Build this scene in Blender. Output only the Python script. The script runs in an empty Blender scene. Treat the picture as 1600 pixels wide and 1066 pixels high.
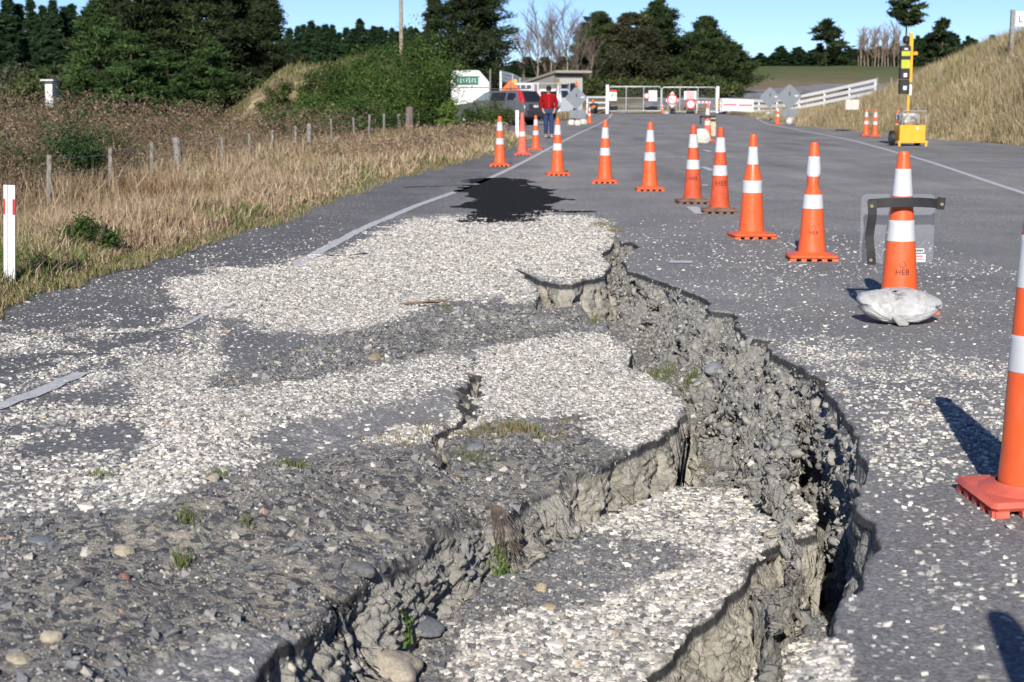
import bpy, math, random
import numpy as np
from mathutils import Vector, Matrix
PI = math.pi
rnd = random.Random(11)
RG = np.random.default_rng(7)

# ------------------------------------------------------------------ camera, sky, sun, exposure
CH = 1.18                                   # camera height over the road
FPX, CX, CY = 2600.0, 800.0, 533.0
PITCH = math.atan(376.0 / FPX)
sc = bpy.context.scene
cam_d = bpy.data.cameras.new("camera"); cam = bpy.data.objects.new("camera", cam_d)
sc.collection.objects.link(cam); sc.camera = cam
cam.location = (0, 0, CH); cam.rotation_euler = (PI / 2 - PITCH, 0, 0)
cam_d.sensor_width = 36.0; cam_d.lens = 36.0 * FPX / 1600.0
cam_d.clip_start = 0.1; cam_d.clip_end = 3000
cam_d.dof.use_dof = True; cam_d.dof.focus_distance = 7.6; cam_d.dof.aperture_fstop = 7.5

SUN_EL, SUN_AZ = math.radians(27.0), math.radians(186.5)     # azimuth clockwise from +Y (away from the camera)
w = bpy.data.worlds.new("World"); sc.world = w; w.use_nodes = True
nt = w.node_tree; nt.nodes.clear()
sky = nt.nodes.new("ShaderNodeTexSky"); sky.sky_type = 'NISHITA'; sky.sun_disc = False
sky.sun_elevation = SUN_EL; sky.sun_rotation = SUN_AZ
sky.air_density = 0.8; sky.dust_density = 0.0; sky.ozone_density = 3.0; sky.altitude = 2500
bg = nt.nodes.new("ShaderNodeBackground"); bg.inputs[1].default_value = 0.095
wo = nt.nodes.new("ShaderNodeOutputWorld")
tint = nt.nodes.new("ShaderNodeMix"); tint.data_type = 'RGBA'; tint.blend_type = 'MULTIPLY'; tint.inputs[0].default_value = 1.0; tint.inputs[7].default_value = (.78, .84, 1.0, 1)
nt.links.new(sky.outputs[0], tint.inputs[6]); nt.links.new(tint.outputs[2], bg.inputs[0]); nt.links.new(bg.outputs[0], wo.inputs[0])
sun_d = bpy.data.lights.new("sun", 'SUN'); sun_d.energy = 4.6; sun_d.angle = math.radians(0.5); sun_d.color = (1.0, 0.94, 0.85)
sun = bpy.data.objects.new("sun", sun_d); sc.collection.objects.link(sun)
sdir = Vector((math.sin(SUN_AZ) * math.cos(SUN_EL), math.cos(SUN_AZ) * math.cos(SUN_EL), math.sin(SUN_EL)))
sun.rotation_euler = sdir.to_track_quat('Z', 'Y').to_euler(); sun.location = (0, -10, 30)
sc.view_settings.view_transform = 'Standard'; sc.view_settings.look = 'None'
sc.view_settings.gamma = 1.0; sc.view_settings.exposure = 0.40

# ------------------------------------------------------------------ picture <-> place
SP, CP = math.sin(PITCH), math.cos(PITCH)
def ray(px, py):
    px = np.asarray(px, float); py = np.asarray(py, float)
    u = (px - CX) / FPX; v = (CY - py) / FPX
    return u, CP + v * SP, -SP + v * CP
def W(px, py, h=0.0):
    dx, dy, dz = ray(px, py); t = (np.asarray(h) - CH) / dz
    return dx * t, dy * t
def AT(px, py, Y):
    dx, dy, dz = ray(px, py); t = Y / dy
    return float(dx * t), float(CH + dz * t)       # X, Z at depth Y
def proj(X, Y, Z):
    a = Y * CP - (Z - CH) * SP; b = Y * SP + (Z - CH) * CP
    return CX + FPX * X / a, CY - FPX * b / a

# ------------------------------------------------------------------ noise
def _h(ix, iy, iz, s):
    n = (ix * 374761393 + iy * 668265263 + iz * 2147483647 + s * 974634777) & 0xFFFFFFFF
    n = ((n ^ (n >> 13)) * 1274126177) & 0xFFFFFFFF
    n = (n ^ (n >> 16)) & 0xFFFFFF
    return n.astype(np.float32) / 16777215.0
def vnoise(x, y, z=None, s=0):
    x = np.asarray(x, np.float32); y = np.asarray(y, np.float32)
    ix = np.floor(x).astype(np.int64); iy = np.floor(y).astype(np.int64)
    fx = x - ix; fy = y - iy
    fx = fx * fx * (3 - 2 * fx); fy = fy * fy * (3 - 2 * fy)
    if z is None:
        a = _h(ix, iy, 0, s); b = _h(ix + 1, iy, 0, s); c = _h(ix, iy + 1, 0, s); d = _h(ix + 1, iy + 1, 0, s)
        return ((a + (b - a) * fx) * (1 - fy) + (c + (d - c) * fx) * fy) * 2 - 1
    z = np.asarray(z, np.float32); iz = np.floor(z).astype(np.int64); fz = z - iz; fz = fz * fz * (3 - 2 * fz)
    def pl(k):
        a = _h(ix, iy, iz + k, s); b = _h(ix + 1, iy, iz + k, s); c = _h(ix, iy + 1, iz + k, s); d = _h(ix + 1, iy + 1, iz + k, s)
        return (a + (b - a) * fx) * (1 - fy) + (c + (d - c) * fx) * fy
    p0 = pl(0); p1 = pl(1)
    return (p0 + (p1 - p0) * fz) * 2 - 1
def fbm(x, y, z=None, o=3, s=0):
    t = 0; a = 1.0; n = 0; f = 1.0
    for i in range(o):
        t = t + a * vnoise(x * f, y * f, None if z is None else z * f, s + i * 17); n += a; a *= .5; f *= 2.03
    return t / n
def sst(a, b, x):
    t = np.clip((x - a) / (b - a), 0, 1); return t * t * (3 - 2 * t)

# ------------------------------------------------------------------ helpers
col = sc.collection
def tag(o, label=None, cat=None, group=None, kind=None):
    if label: o["label"] = label
    if cat: o["category"] = cat
    if group: o["group"] = group
    if kind: o["kind"] = kind
    return o
def empty(name, loc=(0, 0, 0), rz=0, parent=None):
    o = bpy.data.objects.new(name, None); col.objects.link(o)
    o.location = loc; o.rotation_euler = (0, 0, rz); o.empty_display_size = .1
    if parent: o.parent = parent
    return o
def thing(name, label, cat, loc=(0, 0, 0), rz=0, group=None):
    return tag(empty(name, loc, rz), label, cat, group)
def link(name, me, mat=None, parent=None):
    o = bpy.data.objects.new(name, me); col.objects.link(o)
    if mat is not None: me.materials.append(mat)
    if parent: o.parent = parent
    return o
def np_mesh(name, V, F, mat, parent=None, smooth=False, colr=None, attrs=None):
    """V (n,3); F (m,k) one polygon size"""
    me = bpy.data.meshes.new(name)
    V = np.ascontiguousarray(V, np.float32); F = np.ascontiguousarray(F, np.int32)
    me.vertices.add(len(V)); me.vertices.foreach_set("co", V.ravel())
    k = F.shape[1]
    me.loops.add(F.size); me.loops.foreach_set("vertex_index", F.ravel())
    me.polygons.add(len(F)); me.polygons.foreach_set("loop_start", np.arange(0, F.size, k, dtype=np.int32))
    me.polygons.foreach_set("loop_total", np.full(len(F), k, np.int32))
    me.polygons.foreach_set("use_smooth", np.full(len(F), smooth, bool))
    me.update(calc_edges=True)
    if colr is not None:
        a = me.color_attributes.new("tint", 'FLOAT_COLOR', 'POINT')
        c = np.ones((len(V), 4), np.float32); c[:, :3] = colr; a.data.foreach_set("color", c.ravel())
    for nme, arr in (attrs or {}).items():
        a = me.attributes.new(nme, 'FLOAT', 'POINT'); a.data.foreach_set("value", np.ascontiguousarray(arr, np.float32))
    return link(name, me, mat, parent)

class MB:
    def __init__(s): s.v = []; s.f = []
    def add(s, vs, fs):
        n = len(s.v); s.v += [tuple(p) for p in vs]; s.f += [tuple(i + n for i in f) for f in fs]; return s
    def box(s, c, d, rz=0, m=None, bev=0):
        x, y, z = d[0] / 2, d[1] / 2, d[2] / 2; b = min(bev, x, y, z)
        if b <= 0:
            P = [(i * x, j * y, k * z) for k in (-1, 1) for j in (-1, 1) for i in (-1, 1)]
            F = [(0, 2, 3, 1), (4, 5, 7, 6), (0, 1, 5, 4), (2, 6, 7, 3), (0, 4, 6, 2), (1, 3, 7, 5)]
        else:
            P = []; F = []
            def ring(a, c_, z_):
                return [(i * a2, j * c2, z_) for (i, j, a2, c2) in ((1, 1, a, c_ - b), (1, 1, a - b, c_), (-1, 1, a - b, c_), (-1, 1, a, c_ - b), (-1, -1, a, c_ - b), (-1, -1, a - b, c_), (1, -1, a - b, c_), (1, -1, a, c_ - b))]
            for (a, c_, z_) in ((x - b, y - b, -z), (x, y, -z + b), (x, y, z - b), (x - b, y - b, z)):
                P += ring(max(a, b), max(c_, b), z_)
            for r in range(3):
                for i in range(8):
                    F.append((r * 8 + i, r * 8 + (i + 1) % 8, r * 8 + 8 + (i + 1) % 8, r * 8 + 8 + i))
            F.append(tuple(range(7, -1, -1))); F.append(tuple(range(24, 32)))
        M = Matrix.Translation(c) @ Matrix.Rotation(rz, 4, 'Z')
        if m is not None: M = M @ m
        return s.add([M @ Vector(p) for p in P], F)
    def tube(s, pts, rad, n=8, caps=True):
        pts = [Vector(p) for p in pts]
        if not hasattr(rad, '__len__'): rad = [rad] * len(pts)
        P = []; F = []; prev = None
        for i, p in enumerate(pts):
            t = (pts[min(i + 1, len(pts) - 1)] - pts[max(i - 1, 0)]).normalized()
            a = prev if prev is not None else (Vector((1, 0, 0)) if abs(t.x) < .9 else Vector((0, 1, 0)))
            a = (a - t * a.dot(t)).normalized(); b = t.cross(a); prev = a
            P += [p + (a * math.cos(2 * PI * k / n) + b * math.sin(2 * PI * k / n)) * rad[i] for k in range(n)]
        for i in range(len(pts) - 1):
            for k in range(n):
                F.append((i * n + k, i * n + (k + 1) % n, (i + 1) * n + (k + 1) % n, (i + 1) * n + k))
        if caps: F.append(tuple(range(n - 1, -1, -1))); F.append(tuple((len(pts) - 1) * n + k for k in range(n)))
        return s.add(P, F)
    def lathe(s, prof, n=24, c=(0, 0, 0), cap=True):
        P = []; F = []
        for (r, z) in prof: P += [(c[0] + r * math.cos(2 * PI * k / n), c[1] + r * math.sin(2 * PI * k / n), c[2] + z) for k in range(n)]
        for i in range(len(prof) - 1):
            for k in range(n):
                F.append((i * n + k, i * n + (k + 1) % n, (i + 1) * n + (k + 1) % n, (i + 1) * n + k))
        if cap: F.append(tuple(range(n - 1, -1, -1))); F.append(tuple((len(prof) - 1) * n + k for k in range(n)))
        return s.add(P, F)
    def prism(s, poly, y0, y1, M=None):
        """poly in the XZ plane, pushed from y0 to y1"""
        n = len(poly); P = [(x, y0, z) for x, z in poly] + [(x, y1, z) for x, z in poly]
        if M is not None: P = [M @ Vector(p) for p in P]
        return s.add(P, [tuple(range(n)), tuple(range(2 * n - 1, n - 1, -1))] + [(i, i + n, (i + 1) % n + n, (i + 1) % n) for i in range(n)])
    def build(s, name, mat, parent=None, smooth=False, angle=None):
        me = bpy.data.meshes.new(name); me.from_pydata([tuple(p) for p in s.v], [], s.f); me.update()
        if smooth:
            me.polygons.foreach_set("use_smooth", [True] * len(me.polygons))
            try: me.set_sharp_from_angle(angle=math.radians(angle or 35))
            except Exception: pass
        return link(name, me, mat, parent)

def copy_tree(o, parent=None):
    c = o.copy(); col.objects.link(c); c.parent = parent
    for ch in list(o.children): copy_tree(ch, c)
    return c

# ------------------------------------------------------------------ materials
class NG:
    def __init__(s, name, rough=.8, spec=.3):
        s.m = bpy.data.materials.new(name); s.m.use_nodes = True; s.t = s.m.node_tree; s.N = s.t.nodes; s.L = s.t.links
        s.b = s.N.get("Principled BSDF"); s.b.inputs["Roughness"].default_value = rough
        s.b.inputs["Specular IOR Level"].default_value = spec
    def n(s, typ, **kw):
        x = s.N.new(typ)
        for k, v in kw.items(): setattr(x, k, v)
        return x
    def pos(s): return s.n("ShaderNodeNewGeometry").outputs["Position"]
    def obj(s): return s.n("ShaderNodeTexCoord").outputs["Object"]
    def noise(s, vec, scale, detail=4, rough=.6, out="Fac"):
        x = s.n("ShaderNodeTexNoise"); x.inputs["Scale"].default_value = scale; x.inputs["Detail"].default_value = detail; x.inputs["Roughness"].default_value = rough
        s.L.new(vec, x.inputs["Vector"]); return x.outputs[out]
    def voro(s, vec, scale, out="Distance", feature='F1', rand=1.0):
        x = s.n("ShaderNodeTexVoronoi"); x.feature = feature; x.inputs["Scale"].default_value = scale; x.inputs["Randomness"].default_value = rand
        s.L.new(vec, x.inputs["Vector"]); return x.outputs[out]
    def mapping(s, vec, scale=(1, 1, 1), rot=(0, 0, 0)):
        x = s.n("ShaderNodeMapping"); x.inputs["Scale"].default_value = scale; x.inputs["Rotation"].default_value = rot
        s.L.new(vec, x.inputs["Vector"]); return x.outputs[0]
    def ramp(s, fac, stops):
        x = s.n("ShaderNodeValToRGB"); e = x.color_ramp.elements
        while len(e) < len(stops): e.new(.5)
        for i, (p, c) in enumerate(stops): e[i].position = p; e[i].color = (*c, 1) if len(c) == 3 else c
        s.L.new(fac, x.inputs[0]); return x.outputs[0]
    def rng(s, v, a, b, c=0, d=1):
        x = s.n("ShaderNodeMapRange"); s.L.new(v, x.inputs[0])
        for i, q in enumerate((a, b, c, d)): x.inputs[i + 1].default_value = q
        return x.outputs[0]
    def math(s, op, a, b=0.0):
        x = s.n("ShaderNodeMath", operation=op)
        for i, q in enumerate((a, b)):
            if isinstance(q, (int, float)): x.inputs[i].default_value = q
            else: s.L.new(q, x.inputs[i])
        return x.outputs[0]
    def mix(s, fac, a, b, mode='MIX'):
        x = s.n("ShaderNodeMix", data_type='RGBA', blend_type=mode)
        for i, q in ((0, fac), (6, a), (7, b)):
            if isinstance(q, (int, float)): x.inputs[i].default_value = q
            elif isinstance(q, tuple): x.inputs[i].default_value = (*q, 1)
            else: s.L.new(q, x.inputs[i])
        return x.outputs[2]
    def attr(s, name, out="Fac"):
        x = s.n("ShaderNodeAttribute"); x.attribute_name = name; return x.outputs[out]
    def bump(s, h, dist=.01, strength=1.0, prev=None):
        x = s.n("ShaderNodeBump"); x.inputs["Distance"].default_value = dist; x.inputs["Strength"].default_value = strength
        s.L.new(h, x.inputs["Height"])
        if prev is not None: s.L.new(prev, x.inputs["Normal"])
        return x.outputs[0]
    def done(s, colr=None, normal=None, rough=None):
        if colr is not None:
            if isinstance(colr, tuple): s.b.inputs["Base Color"].default_value = (*colr, 1)
            else: s.L.new(colr, s.b.inputs["Base Color"])
        if normal is not None: s.L.new(normal, s.b.inputs["Normal"])
        if rough is not None: s.L.new(rough, s.b.inputs["Roughness"])
        return s.m

def plain(name, c, rough=.6, var=.12, scale=8, spec=.3, bump=0, metal=0):
    g = NG(name, rough, spec); o = g.obj(); n = g.noise(o, scale, 5)
    lo = tuple(max(0, x * (1 - var * 2)) for x in c); hi = tuple(min(1, x * (1 + var)) for x in c)
    cc = g.ramp(n, [(.3, lo), (.7, hi)])
    g.b.inputs["Metallic"].default_value = metal
    return g.done(cc, g.bump(n, bump) if bump else None)
def tinted(name, rough=.8, spec=.2, transl=0.0, var=.0):
    g = NG(name, rough, spec); c = g.attr("tint", "Color")
    if var:
        n = g.noise(g.pos(), 120, 3); c = g.mix(1.0, c, g.ramp(n, [(.3, (1 - var,) * 3), (.7, (1 + var,) * 3)]), 'MULTIPLY')
    g.done(c)
    if transl:
        tr = g.n("ShaderNodeBsdfTranslucent"); g.L.new(c, tr.inputs[0])
        mx = g.n("ShaderNodeMixShader"); mx.inputs[0].default_value = transl
        g.L.new(g.b.outputs[0], mx.inputs[1]); g.L.new(tr.outputs[0], mx.inputs[2])
        g.L.new(mx.outputs[0], g.N["Material Output"].inputs[0])
    return g.m
# ------------------------------------------------------------------ the broken road: plates, scarps and fissures
def seg_dist(x, y, pts, closed=False):
    """distance to a polyline"""
    d = np.full(x.shape, 1e9, np.float32); n = len(pts)
    for i in range(n if closed else n - 1):
        ax, ay = pts[i]; bx, by = pts[(i + 1) % n]; ex, ey = bx - ax, by - ay; L = ex * ex + ey * ey + 1e-12
        t = np.clip(((x - ax) * ex + (y - ay) * ey) / L, 0, 1)
        d = np.minimum(d, (x - ax - t * ex) ** 2 + (y - ay - t * ey) ** 2)
    return np.sqrt(d)
def inside(x, y, pts):
    r = np.zeros(x.shape, bool); n = len(pts)
    for i in range(n):
        ax, ay = pts[i]; bx, by = pts[(i + 1) % n]
        if ay == by: continue
        c = ((ay > y) != (by > y)) & (x < (bx - ax) * (y - ay) / (by - ay) + ax); r ^= c
    return r
def to_world(pts):
    return [(float(W(p[0], p[1], p[2] if len(p) > 2 else 0)[0]), float(W(p[0], p[1], p[2] if len(p) > 2 else 0)[1])) for p in pts]

R_px = [(962, 352), (966, 368), (972, 380), (988, 376), (1001, 384), (974, 405), (984, 422), (1008, 428), (1041, 440), (1080, 455), (1106, 468), (1113, 484),
        (1149, 488), (1153, 506), (1174, 527), (1202, 530), (1206, 549), (1228, 560), (1252, 568), (1267, 580), (1284, 592), (1299, 616),
        (1321, 650), (1348, 691), (1360, 727), (1346, 748), (1342, 775), (1345, 792), (1381, 812), (1387, 841), (1371, 862), (1356, 873), (1356, 905),
        (1346, 926), (1326, 938), (1317, 978), (1289, 996), (1259, 1027), (1243, 1066), (1190, 1200)]
R_edge = to_world(R_px)
R_poly = R_edge + [(.30, 2.55), (.38, 2.2), (9, 2.2), (9, 19), (.85, 19)]
L_px = [(960, 352, 0), (958, 368, 0), (955, 386, 0), (936, 398, 0), (955, 414, 0), (942, 428, 0), (912, 437, 0), (893, 441, 0), (873, 440, 0), (840, 430, 0), (806, 417, -.01),
        (828, 445, -.05), (843, 463, -.08), (833, 479, -.1), (850, 484, -.12), (905, 488, -.15), (939, 502, -.16), (950, 520, -.16), (987, 545, -.17), (984, 575, -.18), (1010, 588, -.19), (1047, 605, -.2),
        (1075, 633, -.2), (1066, 655, -.2), (1033, 684, -.2), (979, 706, -.2), (947, 722, -.2), (877, 757, -.2), (832, 773, -.2), (800, 792, -.2),
        (781, 806, -.19), (762, 795, -.19), (742, 800, -.18), (696, 832, -.17), (629, 878, -.15), (574, 914, -.14), (543, 936, -.13), (504, 975, -.12),
        (482, 994, -.12), (436, 1033, -.11), (400, 1061, -.1), (330, 1130, -.1), (250, 1250, -.1)]
L_edge = to_world(L_px)
L_poly = L_edge + [(-.9, 2.2), (-9, 2.2), (-9, 19), (.83, 19)]
C_px = [(1215, 762, -.42), (1130, 763, -.43), (1040, 760, -.42), (985, 772, -.41), (930, 790, -.39), (885, 812, -.38), (830, 835, -.37), (767, 868, -.36),
        (700, 905, -.36), (655, 935, -.35), (632, 960, -.35), (640, 985, -.37), (632, 1015, -.38), (600, 1066, -.39), (560, 1160, -.4), (900, 1200, -.41),
        (985, 1085, -.4), (1005, 1060, -.4), (1060, 1000, -.4), (1078, 978, -.39), (1118, 960, -.38), (1136, 927, -.37), (1161, 893, -.36),
        (1176, 868, -.36), (1219, 847, -.36), (1277, 832, -.36), (1274, 800, -.38), (1250, 775, -.41)]
D_px = [(1000, 1000, -.62), (1060, 975, -.62), (1125, 955, -.61), (1200, 965, -.6), (1290, 960, -.6), (1345, 1000, -.6), (1380, 1200, -.6), (950, 1200, -.62)]
# small narrow cracks: (px polyline, width, depth)
CR_px = [([(746, 556), (741, 572), (729, 592), (735, 607), (709, 624), (684, 641), (696, 660), (689, 684)], .034, .075),
         ([(455, 402), (490, 397), (530, 399), (572, 396)], .012, .03), ([(640, 497), (665, 487), (700, 474)], .010, .03),
         ([(690, 560), (735, 540), (748, 530)], .008, .03)]
L_ctrl = [(x, y, p[2]) for (x, y), p in zip(L_edge, L_px)][::2]
for (px, py, h) in [(300, 770, .02), (450, 745, 0.0), (600, 720, -.05), (780, 680, -.12), (900, 650, -.17), (850, 560, -.12), (760, 520, -.05), (700, 500, -.02), (600, 530, -.03), (650, 600, -.06),
                    (450, 620, -.02), (200, 700, 0), (100, 900, 0), (300, 950, -.04), (500, 850, -.03), (650, 780, -.1), (350, 1050, -.07), (0, 1050, 0), (560, 690, -.08),
                    (0, 635, 0), (330, 487, 0), (470, 412, 0), (200, 560, 0), (600, 420, 0), (750, 380, 0), (870, 400, .02), (850, 360, 0), (100, 500, 0), (0, 480, 0), (650, 365, 0)]:
    x, y = W(px, py, h); L_ctrl.append((float(x), float(y), h))
for yy in np.arange(2.5, 19, 1.5): L_ctrl += [(-2.6, yy, 0.0), (-3.6, yy, 0.0), (-1.8, yy, 0.0 if yy > 4 else -.02)]
L_ctrl += [(x, 15.2, 0.0) for x in (-1, 0, .8)] + [(x, 17, 0.0) for x in (-1, 0, .8)]
def idw(x, y, ctrl, e=.12):
    s = np.zeros(x.shape, np.float32); ws = np.zeros(x.shape, np.float32)
    for (cx, cy, ch) in ctrl:
        wt = 1.0 / ((x - cx) ** 2 + (y - cy) ** 2 * .6 + e * e) ** 1.6; s += wt * ch; ws += wt
    return s / ws
C_w = to_world(C_px); C_ctrl = [(x, y, p[2]) for (x, y), p in zip(C_w, C_px)]
D_w = to_world(D_px); D_ctrl = [(x, y, p[2]) for (x, y), p in zip(D_w, D_px)]
CR_w = [(to_world(c), wd, dp) for c, wd, dp in CR_px]

HOLES = [(986, 455, -.14, .034, .24, .65), (1021, 463, -.14, .028, .18, .5), (1052, 482, -.12, .026, .16, .45), (968, 442, -.1, .022, .22, .5), (950, 482, -.24, .04, .26, .55), (1110, 505, -.12, .02, .12, .4), (1168, 548, -.12, .026, .12, .5),
         (1213, 584, -.13, .026, .12, .5), (1240, 612, -.14, .028, .12, .5), (1258, 660, -.2, .028, .12, .5), (1298, 700, -.15, .045, .22, .9), (1056, 742, -.45, .075, .13, .6), (1120, 610, -.25, .022, .12, .3), (1085, 560, -.22, .02, .12, .35), (1180, 660, -.3, .022, .1, .3), (1215, 700, -.3, .02, .1, .35)]
def H(x, y):
    """height and surface kinds of the ground of the damaged stretch"""
    x = np.asarray(x, np.float32); y = np.asarray(y, np.float32)
    wx = x + .035 * fbm(x * 4, y * 4, s=3) + .007 * vnoise(x * 15, y * 15, s=5)
    wy = y + .035 * fbm(x * 4, y * 4, s=9) + .007 * vnoise(x * 15, y * 15, s=11)
    dR = seg_dist(wx, wy, R_edge); iR = inside(wx, wy, R_poly)
    dL = seg_dist(wx, wy, L_edge); iL = inside(wx, wy, L_poly)
    join = sst(14.0, 14.6, y)
    # trench floor
    fl = np.interp(y, [2.4, 4.0, 5.4, 6.6, 7.3, 9.0, 10.5, 12.2, 13.6, 14.4], [-.8, -.78, -.72, -.52, -.46, -.3, -.3, -.26, -.14, -.05]).astype(np.float32)
    deep = sst(6.1, 5.7, y) * sst(.40, .28, dR) * sst(2.6, 3.4, y)
    fl = fl - 1.0 * deep + .02 * fbm(x * 9, y * 9, s=21) + .012 * fbm(x * 40, y * 40, s=23)
    # black holes under the lip of the far slab
    for (px, py, h, r, dp) in ((948, 482, -.3, .07, .5), (1000, 470, -.25, .06, .45), (968, 450, -.2, .05, .4), (938, 480, -.3, .06, .35), (1012, 498, -.3, .05, .3)):
        cx, cy = W(px, py, h); fl = fl - dp * np.exp(-(((x - cx) / r) ** 2 + ((y - cy) / (r * 4)) ** 2) ** 2)
    holes = np.zeros_like(x)
    for (px, py, h_, rx, ry, dp) in HOLES:
        cx, cy = W(px, py, h_); q = ((x - cx + .02 * vnoise(y * 12, x * 5, s=27)) / rx) ** 2 + ((y - cy) / ry) ** 2
        holes = np.maximum(holes, dp * np.exp(-q ** 2))
    # right road
    zz = y
    fw = np.interp(zz, [3.2, 3.8, 4.6, 5.4, 6.2, 6.9, 7.3], [0.06, .14, .21, .22, .16, .07, 0]).astype(np.float32) * (1 + .35 * vnoise(x * 5, y * 5, s=31))
    k = np.interp(zz, [2.4, 5.6, 6.5, 7.5, 9, 12, 14], [4, 4, 1.7, 1.1, .9, .9, 1.2]).astype(np.float32)
    rough = .06 * fbm(x * 5, y * 3, s=41) + .03 * np.abs(fbm(x * 14, y * 10, s=43)) + .008 * fbm(x * 45, y * 45, s=44)
    crumb = -.045 - k * np.maximum(dR - fw, 0) + rough * sst(0.0, .12, dR) * 1.7 - .06 * (fw > .02)
    # vertical clefts in the crumbling face
    ang = vnoise(x * 4 + 4, y * 2.6, s=51) + .6 * vnoise(x * 11, y * 6, s=52)
    cleft = np.exp(-(ang / .055) ** 2) * sst(.03, .10, dR) * sst(.6, .35, dR)
    crumb = crumb - .24 * cleft * sst(6.2, 7.2, y)
    inf = (fw > .02) & (dR < fw + .09)
    edgefall = np.maximum(-.035 - np.where(y < 5.8, 24, 11) * np.maximum(dR - .01, 0), -1.7); inner = crumb - 13 * np.maximum(fw + .07 - dR, 0)
    crumb = crumb - 1.6 * sst(6.3, 5.7, y) * sst(2.4, 3.4, y)
    crumb = np.where(inf, np.maximum(edgefall, inner), crumb)
    crumb = crumb - holes * sst(.02, .05, dR); fl = fl - holes
    hRo = np.where(dR < .012, -dR * 3, crumb)
    hR = np.where(iR, 0.0, hRo)
    # left slabs
    tL = idw(x, y, L_ctrl)
    mound = sst(1.6, 1.9, y) * sst(6.6, 5.9, y) * sst(-1.6, -1.0, x)
    tL = tL + .010 * fbm(x * 2.5, y * 2.5, s=61) + mound * (.02 * fbm(x * 5, y * 5, s=62) + .014 * fbm(x * 18, y * 18, s=63))
    benchm = sst(10.6, 9.9, y) * sst(8.4, 9.2, y) * sst(-.9, -.5, x)
    tL = tL + benchm * (.03 * fbm(x * 5, y * 3, s=64) + .015 * fbm(x * 20, y * 20, s=65))
    kL = np.interp(zz, [2.4, 3.9, 4.4, 5.6, 6.1, 9, 20], [3.5, 3.2, 2.4, 2.4, 3.0, 2.8, 2.6]).astype(np.float32)
    off = .035 * sst(5.6, 6.1, y) + .035 * sst(4.2, 3.9, y)
    roughL = .05 * fbm(x * 5, y * 5, s=71)
    hLo = tL - off * sst(0, .012, dL) - kL * np.maximum(dL - .004, 0) + roughL * sst(0.01, .10, dL) * .8
    hL = np.where(iL, tL, hLo)
    # lower slabs
    def plate(poly, ctrl, kk, s):
        d = seg_dist(wx, wy, poly, True); i = inside(wx, wy, poly)
        t = idw(x, y, ctrl, .08) + .006 * fbm(x * 6, y * 6, s=s)
        o = t - .03 * sst(0, .012, d) - kk * np.maximum(d - .006, 0) + .02 * fbm(x * 14, y * 14, s=s + 5) * sst(0, .08, d)
        return np.where(i, t, o), t, d, i
    kk_ = 14 * sst(.30, .21, dR) * sst(6.3, 5.9, y)
    hC, tC, dC, iC = plate(C_w, C_ctrl, 2.6 + kk_, 81)
    hD, tD, dD, iD = plate(D_w, D_ctrl, .55 + kk_, 91)
    hs = np.stack([hR, hL, hC, hD, fl]); tops = np.stack([np.zeros_like(x), tL, tC, tD, fl + 9])
    a = np.argmax(hs, 0); h = np.take_along_axis(hs, a[None], 0)[0]; top = np.take_along_axis(tops, a[None], 0)[0]
    h = h * (1 - join) + join * (np.where(iL, tL, 0) * sst(17.6, 16.8, y)); top = top * (1 - join) + join * h
    for c, wd, dp in CR_w:
        cx = [p[0] for p in c]; cy = [p[1] for p in c]
        m = (x > min(cx) - .2) & (x < max(cx) + .2) & (y > min(cy) - .2) & (y < max(cy) + .2)
        if m.any():
            d = seg_dist(x[m] + .02 * vnoise(x[m] * 18, y[m] * 18, s=5), y[m] + .02 * vnoise(x[m] * 18, y[m] * 18, s=6), c)
            h[m] -= dp * sst(wd, wd * .15, d)
    edge = sst(3.4, 2.9, np.abs(x)) * sst(2.4, 2.9, y) * sst(18.0, 17.6, y)
    h = h * edge
    cvx, cvy = W(1052, 738, -.43); cave = .75 * np.exp(-(((x - cvx + .03 * vnoise(y * 9, x * 9, s=28)) / .085) ** 2 + ((y - cvy) / .20) ** 2) ** 2) * (h < -.24) * (a != 0)
    h = h - cave
    below = np.clip(top - h, 0, 1) * (1 - join)
    below = np.where(a == 4, 1.0, below) * (1 - join)
    return h, below, a, mound, benchm

YE = 18.0
# adaptive grid: rows in depth, columns spread evenly along the section's real length
GX, ROWS, COLS = 3.5, 1600, 1000
ys = 2.4 * (YE / 2.4) ** (np.arange(ROWS) / (ROWS - 1.0)); ys[-1] = YE
xc = np.concatenate([np.linspace(-GX, -1.7, 160, endpoint=False), np.linspace(-1.7, 1.7, 820, endpoint=False), np.linspace(1.7, GX, 90)])
yc = 2.4 * (YE / 2.4) ** (np.arange(560) / 559.0)
Xg, Yg = np.meshgrid(xc, yc)
h0 = H(Xg, Yg)[0]
dxx = np.diff(Xg, axis=1); dhh = np.diff(h0, axis=1)
wgt = np.where(np.abs(Xg[:, 1:]) > 0.34 * Yg[:, 1:] + .25, .25, 1.0)
arc = np.concatenate([np.zeros((560, 1)), np.cumsum((np.sqrt(dxx ** 2 + (dhh * .9) ** 2)) * wgt, axis=1)], 1)
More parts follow.
